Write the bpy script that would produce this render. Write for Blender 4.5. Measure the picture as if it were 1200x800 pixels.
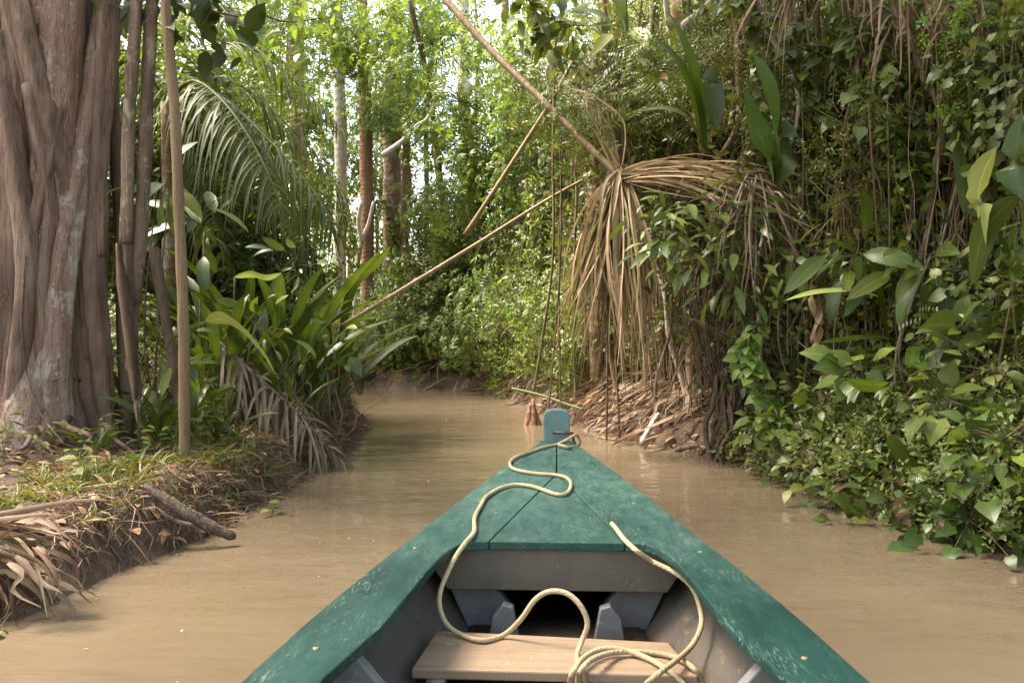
import bpy, math, random
import numpy as np
from mathutils import Vector
rad = math.radians
for o in list(bpy.data.objects): bpy.data.objects.remove(o)
scene = bpy.context.scene
COL = scene.collection

# ---------------------------------------------------------------- camera, sky, sun, exposure
CAMZ = 1.30
PITCH = math.atan(15 / 1000.0)
cd = bpy.data.cameras.new('camera'); cam = bpy.data.objects.new('camera', cd); COL.objects.link(cam)
cam.location = (0, 0, CAMZ); cam.rotation_euler = (math.pi / 2 - PITCH, 0, 0)
cd.sensor_width = 36; cd.lens = 30.0; cd.clip_start = 0.05; cd.clip_end = 2000
scene.camera = cam
SUN_EL, SUN_AZ = rad(60), rad(-80)          # azimuth clockwise from +Y (north)
world = bpy.data.worlds.new("World"); scene.world = world; world.use_nodes = True
wn = world.node_tree; wn.nodes.clear()
sky = wn.nodes.new('ShaderNodeTexSky'); sky.sky_type = 'NISHITA'; sky.sun_disc = False
sky.sun_elevation = SUN_EL; sky.sun_rotation = SUN_AZ
sky.air_density = 1.0; sky.dust_density = 2.5; sky.ozone_density = 0.6
warm = wn.nodes.new('ShaderNodeMix'); warm.data_type = 'RGBA'; warm.blend_type = 'MULTIPLY'
warm.inputs[0].default_value = 1.0; warm.inputs[7].default_value = (1.0, 0.90, 0.70, 1)
bg = wn.nodes.new('ShaderNodeBackground'); bg.inputs[1].default_value = 0.15
wo = wn.nodes.new('ShaderNodeOutputWorld')
wn.links.new(sky.outputs[0], warm.inputs[6]); wn.links.new(warm.outputs[2], bg.inputs[0]); wn.links.new(bg.outputs[0], wo.inputs[0])
sd = bpy.data.lights.new('sun', 'SUN'); sd.energy = 2.7; sd.angle = rad(18); sd.color = (1.0, 0.92, 0.78)
sun = bpy.data.objects.new('sun', sd); COL.objects.link(sun)
sdir = Vector((math.sin(SUN_AZ) * math.cos(SUN_EL), math.cos(SUN_AZ) * math.cos(SUN_EL), math.sin(SUN_EL)))
sun.rotation_euler = sdir.to_track_quat('Z', 'Y').to_euler(); sun.location = (0, 0, 30)
vs = scene.view_settings
vs.view_transform = 'Standard'; vs.look = 'None'; vs.gamma = 1.0; vs.exposure = 2.85; vs.use_curve_mapping = False
scene.render.resolution_x = 1024; scene.render.resolution_y = 682
scene.cycles.max_bounces = 7; scene.cycles.diffuse_bounces = 3; scene.cycles.glossy_bounces = 2
scene.cycles.transmission_bounces = 3; scene.cycles.transparent_max_bounces = 4

# ---------------------------------------------------------------- measuring helpers
cp, sp_ = math.cos(PITCH), math.sin(PITCH)
def P(px, py, D):
    """real-world point for a feature measured at (px,py) in the 1200x800 photo, D metres away along the view"""
    a = (px - 600) / 1000.0; b = (400 - py) / 1000.0
    y = cp + b * sp_; z = -sp_ + b * cp
    k = D / y
    return np.array([a * k, D, CAMZ + z * k])
def G(px, py, z):
    a = (px - 600) / 1000.0; b = (400 - py) / 1000.0
    d = np.array([a, cp + b * sp_, -sp_ + b * cp])
    return np.array([0, 0, CAMZ]) + d * ((z - CAMZ) / d[2])

# ---------------------------------------------------------------- mesh helpers
def nrm(v):
    v = np.asarray(v, float); n = np.linalg.norm(v, axis=-1, keepdims=True); n[n < 1e-9] = 1e-9
    return v / n
class MB:
    def __init__(s): s.V = []; s.Q = []; s.T = []; s.N = []; s.U = []; s.n = 0
    def add(s, V, Q=None, T=None, U=None, N=None):
        V = np.asarray(V, float); s.V.append(V)
        s.U.append(np.zeros((len(V), 2)) if U is None else np.asarray(U, float))
        if Q is not None and len(Q): s.Q.append(np.asarray(Q, int) + s.n)
        if T is not None and len(T): s.T.append(np.asarray(T, int) + s.n)
        if N is not None: s.N += [[i + s.n for i in f] for f in N]
        s.n += len(V)
    def mesh(s, name, smooth=True):
        me = bpy.data.meshes.new(name)
        V = np.concatenate(s.V); U = np.concatenate(s.U)
        Q = np.concatenate(s.Q) if s.Q else np.zeros((0, 4), int)
        T = np.concatenate(s.T) if s.T else np.zeros((0, 3), int)
        NL = [i for f in s.N for i in f]
        loops = np.concatenate([Q.ravel(), T.ravel(), np.array(NL, int)]).astype(np.int32)
        sizes = np.concatenate([np.full(len(Q), 4), np.full(len(T), 3), np.array([len(f) for f in s.N], int)]).astype(np.int32)
        starts = (np.cumsum(sizes) - sizes).astype(np.int32)
        me.vertices.add(len(V)); me.vertices.foreach_set('co', V.astype(np.float32).ravel())
        me.loops.add(len(loops)); me.loops.foreach_set('vertex_index', loops)
        me.polygons.add(len(sizes)); me.polygons.foreach_set('loop_start', starts)
        try: me.polygons.foreach_set('loop_total', sizes)
        except Exception: pass
        me.polygons.foreach_set('use_smooth', np.full(len(sizes), smooth, dtype=bool))
        me.update(calc_edges=True)
        a = me.attributes.new('luv', 'FLOAT2', 'POINT'); a.data.foreach_set('vector', U.astype(np.float32).ravel())
        me.validate()
        return me
    def build(s, name, mat, parent=None, smooth=True, flip=False):
        me = s.mesh(name, smooth); me.materials.append(mat)
        o = bpy.data.objects.new(name, me); COL.objects.link(o)
        if parent is not None: o.parent = parent
        return o
def tag(o, label=None, cat=None, group=None, kind=None):
    if label: o['label'] = label
    if cat: o['category'] = cat
    if group: o['group'] = group
    if kind: o['kind'] = kind
    return o
def thing(name, label, cat, loc=(0, 0, 0), rz=0, group=None, scale=1):
    o = bpy.data.objects.new(name, None); COL.objects.link(o); o.empty_display_size = 0.1
    o.location = loc; o.rotation_euler = (0, 0, rz); o.scale = (scale,) * 3 if np.isscalar(scale) else scale
    return tag(o, label, cat, group)
def copy_tree(o, parent=None):
    c = o.copy(); COL.objects.link(c); c.parent = parent
    for ch in [x for x in o.children]: copy_tree(ch, c)
    return c

def tube(mb, pts, r, n=8, cap=True, flute=None):
    pts = np.asarray(pts, float); m = len(pts)
    r = np.full(m, r) if np.isscalar(r) else np.asarray(r, float)
    t = nrm(np.gradient(pts, axis=0))
    u = np.zeros((m, 3)); a = np.array([1.0, 0, 0]) if abs(t[0][0]) < 0.8 else np.array([0, 1.0, 0])
    u0 = nrm(a - t[0] * a.dot(t[0]))
    for i in range(m):
        u0 = nrm(u0 - t[i] * u0.dot(t[i])); u[i] = u0
    w = np.cross(t, u)
    ang = np.linspace(0, 2 * np.pi, n, endpoint=False)
    c, s_ = np.cos(ang), np.sin(ang)
    rr = r[:, None] * (np.ones((m, n)) if flute is None else flute)
    V = pts[:, None, :] + rr[..., None] * (c[None, :, None] * u[:, None, :] + s_[None, :, None] * w[:, None, :])
    i = np.arange(m - 1)[:, None] * n; j = np.arange(n)[None, :]; j2 = (j + 1) % n
    Q = np.stack([i + j, i + j2, i + n + j2, i + n + j], -1).reshape(-1, 4)
    L = np.concatenate([[0], np.cumsum(np.linalg.norm(np.diff(pts, axis=0), axis=1))])
    U = np.stack([np.tile(ang / 6.283, (m, 1)), np.tile(L[:, None], (1, n))], -1).reshape(-1, 2)
    mb.add(V.reshape(-1, 3), Q=Q, U=U, N=[list(range(n))[::-1], list(range((m - 1) * n, m * n))] if cap else None)
def smooth_path(pts, k=6):
    """Catmull-Rom"""
    p = np.asarray(pts, float); p = np.vstack([2 * p[0] - p[1], p, 2 * p[-1] - p[-2]])
    out = []
    for i in range(1, len(p) - 2):
        for t in np.linspace(0, 1, k, endpoint=False):
            out.append(0.5 * ((2 * p[i]) + (-p[i-1] + p[i+1]) * t + (2*p[i-1] - 5*p[i] + 4*p[i+1] - p[i+2]) * t*t + (-p[i-1] + 3*p[i] - 3*p[i+1] + p[i+2]) * t**3))
    out.append(p[-2]); return np.array(out)
def wob(rng, a, b, n, amp):
    """a wandering line from a to b"""
    a = np.asarray(a, float); b = np.asarray(b, float)
    t = np.linspace(0, 1, n)[:, None]; p = a + (b - a) * t
    for f in (1, 2, 4):
        p = p + amp / f * np.sin(t * np.pi) ** 0.5 * np.sin(t * np.pi * 2 * f * rng.uniform(.6, 1.2) + rng.uniform(0, 6.28, 3)) * np.array([1, 1, .3])
    return p
def prism(mb, poly, axis_a, axis_b, axis_c, o, th):
    """flat polygon poly [(a,b)] in the plane axis_a/axis_b, thickness th along axis_c"""
    A, B, Cc, O = [np.asarray(x, float) for x in (axis_a, axis_b, axis_c, o)]
    n = len(poly); f = np.array([O + A * a + B * b for a, b in poly]); g = f + Cc * th
    N = [list(range(n)), list(range(n, 2 * n))[::-1]]
    V = np.vstack([f, g]); N += [[i, i + n, (i + 1) % n + n, (i + 1) % n] for i in range(n)]
    mb.add(V, N=N)
def boxm(mb, c, half, R=None):
    c = np.asarray(c, float); h = np.asarray(half, float)
    s_ = np.array([[-1,-1,-1],[1,-1,-1],[1,1,-1],[-1,1,-1],[-1,-1,1],[1,-1,1],[1,1,1],[-1,1,1]]) * h
    if R is not None: s_ = s_ @ np.asarray(R).T
    mb.add(c + s_, Q=[[0,3,2,1],[4,5,6,7],[0,1,5,4],[1,2,6,5],[2,3,7,6],[3,0,4,7]])
def bevel(o, w=0.004, seg=2):
    m = o.modifiers.new('bevel', 'BEVEL'); m.width = w; m.segments = seg; m.limit_method = 'ANGLE'; m.angle_limit = rad(35)
def frames(d, rng, roll=None):
    """rotation matrices whose third column is d, random roll"""
    d = nrm(d); m = len(d)
    a = np.where(np.abs(d[:, 2:3]) < .95, np.array([[0, 0, 1.0]]), np.array([[1.0, 0, 0]]))
    x = nrm(np.cross(a, d)); y = np.cross(d, x)
    r = rng.uniform(0, 6.283, m) if roll is None else roll
    c, s_ = np.cos(r)[:, None], np.sin(r)[:, None]
    return np.stack([c * x + s_ * y, -s_ * x + c * y, d], -1)
def leaf_frames(d, up, rng, tilt=.5):
    """columns: width, length(=d), normal(~up)"""
    d = nrm(d); up = np.broadcast_to(np.asarray(up, float), d.shape) + rng.normal(0, tilt, d.shape)
    x = nrm(np.cross(d, up)); z = np.cross(x, d)
    return np.stack([x, d, z], -1)
def place(mb, tpl, R, T, S):
    V, Q, U = tpl; m = len(T); n = len(V)
    S = np.asarray(S, float); S = S.reshape(m, -1)
    W = np.einsum('mij,nj->mni', R, V) * S[:, None, :] if S.shape[1] == 1 else np.einsum('mij,mnj->mni', R, V[None] * S[:, None, :])
    W = W + np.asarray(T)[:, None, :]
    QQ = (Q[None] + (np.arange(m) * n)[:, None, None]).reshape(-1, 4)
    mb.add(W.reshape(-1, 3), Q=QQ, U=np.tile(U, (m, 1)))

# leaf outlines: along +Y, width X, normal +Z, length 1
def leaf_tpl(kind='ovate', w=.28, fold=.12, droop=.25, seg=4):
    t = np.linspace(0, 1, seg + 1)
    if kind == 'ovate': hw = w * np.sin(np.pi * np.clip(t, .0, 1) ** .8) ** .8
    elif kind == 'lance': hw = w * np.sin(np.pi * t ** .9) ** .7
    elif kind == 'heart': hw = w * np.interp(t, [0, .12, .3, .6, .85, 1], [.55, .95, 1, .68, .25, 0.0])
    elif kind == 'blade': hw = w * np.interp(t, [0, .08, .25, .6, .85, 1], [.12, .5, .95, 1, .6, .0])
    elif kind == 'strip': hw = w * np.interp(t, [0, .1, .6, 1], [.5, 1, .9, .05])
    hw = np.maximum(hw, .006)
    z = -droop * t ** 2; y = t * (1 - .25 * abs(droop) * t)
    yb = y - (.14 * np.exp(-t * 9) if kind == 'heart' else 0)
    V = np.zeros((seg + 1, 3, 3))
    V[:, 0] = np.stack([-hw, yb, z + fold * hw / max(w, .01) * w * 1.2], -1)
    V[:, 1] = np.stack([0 * t, y, z], -1)
    V[:, 2] = np.stack([hw, yb, z + fold * hw / max(w, .01) * w * 1.2], -1)
    U = np.zeros((seg + 1, 3, 2)); U[:, 0, 0] = 0; U[:, 1, 0] = .5; U[:, 2, 0] = 1; U[..., 1] = t[:, None]
    i = np.arange(seg)[:, None] * 3
    Q = np.concatenate([np.hstack([i, i + 1, i + 4, i + 3]), np.hstack([i + 1, i + 2, i + 5, i + 4])])
    return V.reshape(-1, 3), Q, U.reshape(-1, 2)
def as_tpl(mb):
    return np.concatenate(mb.V), np.concatenate(mb.Q), np.concatenate(mb.U)
# ---------------------------------------------------------------- materials
def newmat(name):
    m = bpy.data.materials.new(name); m.use_nodes = True; nt = m.node_tree; nt.nodes.clear()
    return m, nt, nt.nodes.new('ShaderNodeOutputMaterial')
def nd(nt, t, **kw):
    n = nt.nodes.new('ShaderNode' + t)
    for k, v in kw.items(): setattr(n, k, v)
    return n
def ramp(nt, src, stops):
    r = nd(nt, 'ValToRGB'); e = r.color_ramp.elements
    while len(e) > 1: e.remove(e[-1])
    e[0].position = stops[0][0]; e[0].color = (*stops[0][1], 1)
    for p, c in stops[1:]:
        x = e.new(p); x.color = (*c, 1)
    nt.links.new(src, r.inputs[0]); return r.outputs[0]
def fac(nt, src, a, b, lo=0.0, hi=1.0):
    r = nd(nt, 'MapRange'); r.inputs[1].default_value = a; r.inputs[2].default_value = b
    r.inputs[3].default_value = lo; r.inputs[4].default_value = hi; nt.links.new(src, r.inputs[0]); return r.outputs[0]
def mix(nt, f, a, b, mode='MIX'):
    m = nd(nt, 'Mix', data_type='RGBA', blend_type=mode)
    for s_, v in ((m.inputs[0], f), (m.inputs[6], a), (m.inputs[7], b)):
        if hasattr(v, 'links'): nt.links.new(v, s_)
        elif isinstance(v, (int, float)): s_.default_value = v
        else: s_.default_value = (*v, 1)
    return m.outputs[2]
def mul(nt, a, b, op='MULTIPLY'):
    m = nd(nt, 'Math', operation=op)
    for s_, v in ((m.inputs[0], a), (m.inputs[1], b)):
        if hasattr(v, 'links'): nt.links.new(v, s_)
        else: s_.default_value = v
    return m.outputs[0]
def noise(nt, scale, detail=4, stretch=(1, 1, 1), coord='Object', rough=.55, off=(0, 0, 0)):
    c = nd(nt, 'TexCoord'); mp = nd(nt, 'Mapping'); mp.inputs[3].default_value = stretch; mp.inputs[1].default_value = off
    nt.links.new(c.outputs[coord], mp.inputs[0])
    n = nd(nt, 'TexNoise'); n.inputs['Scale'].default_value = scale; n.inputs['Detail'].default_value = detail; n.inputs['Roughness'].default_value = rough
    nt.links.new(mp.outputs[0], n.inputs[0]); return n.outputs[0]
def bump(nt, h, strength=.5, dist=.02, prev=None):
    b = nd(nt, 'Bump'); b.inputs['Strength'].default_value = strength; b.inputs['Distance'].default_value = dist
    nt.links.new(h, b.inputs['Height'])
    if prev is not None: nt.links.new(prev, b.inputs['Normal'])
    return b.outputs[0]
def princ(nt, col, rough=.6, normal=None, spec=.5):
    p = nd(nt, 'BsdfPrincipled')
    for k, v in (('Base Color', col), ('Roughness', rough), ('Specular IOR Level', spec)):
        s_ = p.inputs[k]
        if hasattr(v, 'links'): nt.links.new(v, s_)
        elif isinstance(v, (int, float)): s_.default_value = v
        else: s_.default_value = (*v, 1)
    if normal is not None: nt.links.new(normal, p.inputs['Normal'])
    return p
def leafmat(name, cols, trans=.35, rough=.42, vein=.25, tcol=(1.35, 1.3, .65), streak=0.0):
    """each leaf gets its own shade out of cols; pale midrib; light passes through"""
    m, nt, out = newmat(name)
    g = nd(nt, 'NewGeometry'); oi = nd(nt, 'ObjectInfo')
    cols = [(r_ * 1.22, g_ * 1.0, b_ * .72) for r_, g_, b_ in cols]
    n = len(cols); c = ramp(nt, g.outputs['Random Per Island'], [((i + .5) / n if n > 1 else 0, x) for i, x in enumerate(cols)])
    hs = nd(nt, 'HueSaturation'); nt.links.new(c, hs.inputs['Color'])
    nt.links.new(fac(nt, oi.outputs['Random'], 0, 1, .82, 1.22), hs.inputs['Value'])
    nt.links.new(fac(nt, oi.outputs['Random'], 0, 1, .49, .512), hs.inputs['Hue'])
    c = hs.outputs[0]
    a = nd(nt, 'Attribute', attribute_name='luv'); s_ = nd(nt, 'SeparateXYZ'); nt.links.new(a.outputs['Vector'], s_.inputs[0])
    u = mul(nt, mul(nt, s_.outputs[0], .5, 'SUBTRACT'), 0, 'ADD'); ab = nd(nt, 'Math', operation='ABSOLUTE'); nt.links.new(u, ab.inputs[0])
    rib = fac(nt, ab.outputs[0], .02, .06, vein, 0)
    c = mix(nt, rib, c, mix(nt, 1.0, c, (2.2, 2.0, 1.6), 'MULTIPLY'))
    # faint blotches, and side veins in relief
    nz = noise(nt, 14, 3)
    c = mix(nt, fac(nt, nz, .35, .7, 0, .35), c, mix(nt, 1.0, c, (.62, .66, .55), 'MULTIPLY'))
    ph = mul(nt, mul(nt, s_.outputs[1], 62.0), mul(nt, ab.outputs[0], -34.0), 'ADD'); si = nd(nt, 'Math', operation='SINE'); nt.links.new(ph, si.inputs[0])
    b = bump(nt, si.outputs[0], .10, .003)
    p = princ(nt, c, rough, b, .45)
    t = nd(nt, 'BsdfTranslucent'); nt.links.new(mix(nt, 1.0, c, tcol, 'MULTIPLY'), t.inputs[0])
    mx = nd(nt, 'MixShader'); mx.inputs[0].default_value = trans
    nt.links.new(p.outputs[0], mx.inputs[1]); nt.links.new(t.outputs[0], mx.inputs[2]); nt.links.new(mx.outputs[0], out.inputs[0])
    return m
def barkmat(name, c1, c2, c3=None, scale=6, stretch=(1, 1, .25), patch=None, bstr=.7, rough=.85, rings=0):
    m, nt, out = newmat(name)
    n1 = noise(nt, scale, 6, stretch); n2 = noise(nt, scale * 4, 5, stretch)
    c = mix(nt, fac(nt, n1, .35, .65), c1, c2)
    c = mix(nt, fac(nt, n2, .5, .75, 0, .8), c, tuple(x * .5 for x in c1))
    if c3 is not None: c = mix(nt, fac(nt, noise(nt, scale * .35, 3, (1, 1, .5)), .45, .65), c, c3)
    if patch is not None:
        pn = noise(nt, 5, 8, (1, 1, .6), rough=.7, off=(3, 1, 2))
        c = mix(nt, fac(nt, pn, .54, .60, 0, .8), c, patch)
        c = mix(nt, fac(nt, noise(nt, 30, 4), .62, .68, 0, .75), c, patch)
    h = n2
    n4 = noise(nt, scale * 11, 4, (stretch[0], stretch[1], max(stretch[2], .3)), rough=.7); c = mix(nt, fac(nt, n4, .56, .66, 0, .55), c, tuple(x * .35 for x in c1))
    b = bump(nt, n4, bstr, .008); b = bump(nt, n2, bstr, .02, b); b = bump(nt, n1, bstr, .04, b)
    if rings:
        w = nd(nt, 'TexWave', wave_type='BANDS', bands_direction='Z'); w.inputs['Scale'].default_value = rings; w.inputs['Distortion'].default_value = 7
        cc = nd(nt, 'TexCoord'); nt.links.new(cc.outputs['Object'], w.inputs[0])
        c = mix(nt, mul(nt, fac(nt, w.outputs[1], .8, .97, 0, .5), fac(nt, n1, .4, .6)), c, tuple(x * .45 for x in c1)); b = bump(nt, w.outputs[1], .25, .02, b)
    p = princ(nt, c, rough, b, .25); nt.links.new(p.outputs[0], out.inputs[0]); return m
def drymat(name, cols, trans=.2, rough=.6):
    m, nt, out = newmat(name); g = nd(nt, 'NewGeometry'); n = len(cols)
    c = ramp(nt, g.outputs['Random Per Island'], [((i + .5) / n, x) for i, x in enumerate(cols)])
    nz = noise(nt, 9, 4); c = mix(nt, fac(nt, nz, .4, .7, 0, .6), c, mix(nt, 1.0, c, (.5, .45, .4), 'MULTIPLY'))
    b = bump(nt, noise(nt, 60, 3), .4, .004)
    p = princ(nt, c, rough, b, .3); t = nd(nt, 'BsdfTranslucent'); nt.links.new(c, t.inputs[0])
    mx = nd(nt, 'MixShader'); mx.inputs[0].default_value = trans
    nt.links.new(p.outputs[0], mx.inputs[1]); nt.links.new(t.outputs[0], mx.inputs[2]); nt.links.new(mx.outputs[0], out.inputs[0]); return m

M = {}
M['leaf_mid'] = leafmat('leaf_mid', [(.045, .078, .02), (.068, .115, .028), (.10, .155, .035), (.055, .09, .026), (.15, .19, .05)])
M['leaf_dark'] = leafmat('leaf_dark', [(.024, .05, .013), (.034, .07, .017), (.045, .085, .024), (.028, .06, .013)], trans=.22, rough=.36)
M['leaf_bright'] = leafmat('leaf_bright', [(.075, .155, .045), (.10, .195, .055), (.135, .23, .07), (.08, .17, .05), (.165, .235, .09)], trans=.5)
M['leaf_olive'] = leafmat('leaf_olive', [(.07, .10, .025), (.10, .13, .03), (.05, .09, .02), (.14, .13, .05), (.06, .11, .03)], trans=.35)
M['leaf_heart'] = leafmat('leaf_heart', [(.045, .08, .028), (.062, .11, .034), (.085, .14, .04), (.055, .095, .04), (.13, .19, .045)], trans=.3, rough=.34, vein=.35)
M['blade'] = leafmat('blade', [(.028, .058, .012), (.038, .078, .016), (.055, .10, .02), (.042, .072, .016), (.07, .10, .02)], trans=.35, rough=.33, vein=.5)
M['blade_pale'] = leafmat('blade_pale', [(.24, .33, .15)], trans=.35, rough=.4, vein=.5)
M['palm'] = leafmat('palm', [(.04, .07, .014), (.055, .095, .018), (.08, .12, .025)], trans=.42, rough=.5, vein=.1)
M['grass'] = leafmat('grass', [(.06, .10, .018), (.08, .13, .025), (.13, .16, .04), (.045, .085, .016), (.20, .17, .09), (.15, .11, .06)], trans=.35, vein=0)
M['straw'] = drymat('straw', [(.42, .30, .17), (.30, .19, .10), (.50, .39, .25), (.38, .26, .145), (.22, .135, .07), (.28, .25, .10)])
M['thatch'] = drymat('thatch', [(.18, .105, .062), (.13, .073, .042), (.24, .16, .10), (.085, .052, .034), (.29, .215, .145)])
M['greydry'] = drymat('greydry', [(.22, .165, .11), (.15, .105, .07), (.28, .22, .155), (.10, .068, .045)])
M['deadleaf'] = drymat('deadleaf', [(.22, .12, .06), (.30, .18, .09), (.14, .075, .04), (.36, .25, .15), (.10, .06, .04)], trans=.1)
M['string'] = drymat('string', [(.20, .13, .08), (.13, .08, .05), (.28, .20, .13), (.09, .055, .035)], trans=0)
M['twig'] = barkmat('twig', (.12, .08, .05), (.20, .15, .09), scale=12)
M['greentwig'] = barkmat('greentwig', (.08, .11, .03), (.12, .14, .05), scale=12, bstr=.2, rough=.6)
M['bark_big'] = barkmat('bark_big', (.14, .088, .066), (.22, .15, .118), (.095, .06, .046), scale=7, stretch=(1, 1, .12), bstr=1.0)
M['bark_root'] = barkmat('bark_root', (.17, .108, .082), (.27, .19, .15), (.13, .08, .06), scale=9, stretch=(1, 1, .14), bstr=1.0)
M['bark_lichen'] = barkmat('bark_lichen', (.21, .13, .10), (.30, .21, .165), None, scale=8, stretch=(1, 1, .2), patch=(.40, .36, .31), bstr=1.0)
M['bark_brown'] = barkmat('bark_brown', (.20, .12, .07), (.30, .20, .12), (.15, .09, .055), scale=6, patch=(.36, .33, .27), rings=2.2)
M['bark_red'] = barkmat('bark_red', (.19, .095, .055), (.26, .15, .09), None, scale=7, rings=3.0)
M['bark_pale'] = barkmat('bark_pale', (.42, .38, .31), (.55, .51, .43), (.33, .29, .23), scale=5, bstr=.35, rings=1.6)
M['bark_white'] = barkmat('bark_white', (.42, .37, .30), (.62, .57, .49), (.30, .24, .17), scale=9, bstr=.8)
M['bark_dark'] = barkmat('bark_dark', (.075, .05, .035), (.13, .09, .06), None, scale=7)
M['bark_tan'] = barkmat('bark_tan', (.15, .098, .055), (.22, .155, .095), None, scale=9, stretch=(1, 1, .12), bstr=.4)
M['deadwood'] = barkmat('deadwood', (.13, .088, .062), (.25, .185, .135), (.10, .068, .05), scale=14, stretch=(1, 1, .06), patch=(.32, .27, .21), bstr=1.0)
M['pole'] = barkmat('pole', (.19, .125, .068), (.28, .20, .12), None, scale=8, stretch=(1, 1, .3), bstr=.25, rough=.5)

# wet mud with litter
m, nt, out = newmat('mud'); M['mud'] = m
n1 = noise(nt, 1.6, 6); n2 = noise(nt, 14, 8, rough=.7); n3 = noise(nt, 60, 4)
c = mix(nt, fac(nt, n1, .35, .65), (.085, .050, .030), (.145, .090, .057)); c = mix(nt, fac(nt, n2, .4, .7), c, (.05, .032, .02))
c = mix(nt, fac(nt, n3, .62, .7, 0, .6), c, (.22, .15, .09))
geo = nd(nt, 'NewGeometry'); sx = nd(nt, 'SeparateXYZ'); nt.links.new(geo.outputs['Position'], sx.inputs[0])
wet = fac(nt, sx.outputs[2], .03, .16, 1, 0)
b = bump(nt, n2, 1.0, .06); b = bump(nt, n3, .8, .015, b)
p = princ(nt, c, .75, b, .4); nt.links.new(fac(nt, wet, 0, 1, .85, .42), p.inputs['Roughness']); nt.links.new(p.outputs[0], out.inputs[0])

# silty river water
m, nt, out = newmat('river_water'); M['water'] = m
n1 = noise(nt, .55, 4, (1, 2.2, 1), off=(4, 2, 0)); n2 = noise(nt, 5.0, 3, (1, 2.6, 1)); n3 = noise(nt, 1.6, 2, (1, 2.0, 1))
c = mix(nt, fac(nt, n1, .3, .7), (.108, .081, .053), (.127, .097, .065))
c = mix(nt, fac(nt, noise(nt, 2.3, 5, (1, 3.5, 1), off=(9, 9, 0)), .55, .75, 0, .5), c, (.092, .066, .041))
b = bump(nt, n3, .10, .17); b = bump(nt, n2, .10, .035, b); b = bump(nt, noise(nt, 17, 3, (1, 2.6, 1)), .05, .010, b)
p = princ(nt, c, .045, b, .5); p.inputs['IOR'].default_value = 1.33; nt.links.new(p.outputs[0], out.inputs[0])

# boat paints and woods
def paint(name, base, base2, scuff, dust, dustc, wear=.62, under=(.30, .24, .17), grain=(14, 1.2, 14)):
    m, nt, out = newmat(name)
    n1 = noise(nt, 1.0, 5, grain); n2 = noise(nt, 3.0, 8, (3, 1, 3), rough=.75); n3 = noise(nt, 45, 6, (1.5, .5, 1), rough=.7)
    c = mix(nt, fac(nt, n1, .35, .65), base, base2)
    c = mix(nt, fac(nt, noise(nt, 2.2, 6, (1.4, .8, 1), off=(5, 5, 5)), .38, .68, dust * .25, dust), c, dustc)
    c = mix(nt, mul(nt, fac(nt, n3, .56, .66), fac(nt, n2, .48, .64)), c, scuff)
    c = mix(nt, fac(nt, noise(nt, 7, 9, (1, .55, 1), rough=.8, off=(1, 7, 3)), wear, wear + .05, 0, .85), c, under)
    b = bump(nt, n1, .35, .006); b = bump(nt, n3, .25, .003, b)
    p = princ(nt, c, .5, b, .25); nt.links.new(fac(nt, n2, .3, .7, .38, .68), p.inputs['Roughness']); nt.links.new(p.outputs[0], out.inputs[0]); return m
M['green_fore'] = paint('green_paint_deck', (.028, .135, .10), (.04, .17, .125), (.27, .36, .31), .62, (.15, .26, .20), .64, (.34, .38, .33))
M['green_rail'] = paint('green_paint_rail', (.008, .085, .060), (.014, .115, .082), (.22, .33, .28), .25, (.06, .17, .13), .64, (.36, .38, .33))
M['blue_post'] = paint('blue_paint', (.075, .130, .130), (.10, .165, .165), (.22, .29, .28), .45, (.15, .22, .21), .60, (.22, .20, .16))
M['grey_hull'] = paint('grey_paint', (.045, .043, .042), (.07, .066, .062), (.16, .15, .13), .7, (.13, .10, .07), .585, (.17, .12, .075))
M['grey_rib'] = paint('grey_rib_paint', (.10, .105, .11), (.14, .145, .15), (.25, .24, .22), .4, (.16, .14, .12), .64, (.22, .17, .12))
M['plank'] = paint('bare_plank', (.20, .135, .09), (.33, .235, .16), (.42, .33, .24), .7, (.20, .14, .09), .60, (.17, .11, .07), grain=(1.0, 22, 14))
m, nt, out = newmat('rope'); M['rope'] = m
a = nd(nt, 'Attribute', attribute_name='luv'); s_ = nd(nt, 'SeparateXYZ'); nt.links.new(a.outputs['Vector'], s_.inputs[0])
ph = mul(nt, mul(nt, s_.outputs[0], 6.2832 * 3), mul(nt, s_.outputs[1], 260.0), 'ADD'); si = nd(nt, 'Math', operation='SINE'); nt.links.new(ph, si.inputs[0])
c = mix(nt, fac(nt, noise(nt, 5, 4), .35, .65), (.30, .225, .135), (.42, .33, .21)); c = mix(nt, fac(nt, si.outputs[0], -1, -.2, .15, 0), c, (.2, .14, .08)); c = mix(nt, fac(nt, noise(nt, 30, 6, rough=.7), .5, .7, 0, .5), c, (.20, .14, .085))
p = princ(nt, c, .85, bump(nt, si.outputs[0], .3, .002), .2); nt.links.new(p.outputs[0], out.inputs[0])
m, nt, out = newmat('iron'); M['iron'] = m
c = mix(nt, fac(nt, noise(nt, 40, 5), .4, .65), (.05, .045, .04), (.16, .09, .05)); p = princ(nt, c, .6, bump(nt, noise(nt, 90, 3), .4, .002)); p.inputs['Metallic'].default_value = .6
nt.links.new(p.outputs[0], out.inputs[0])
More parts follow.
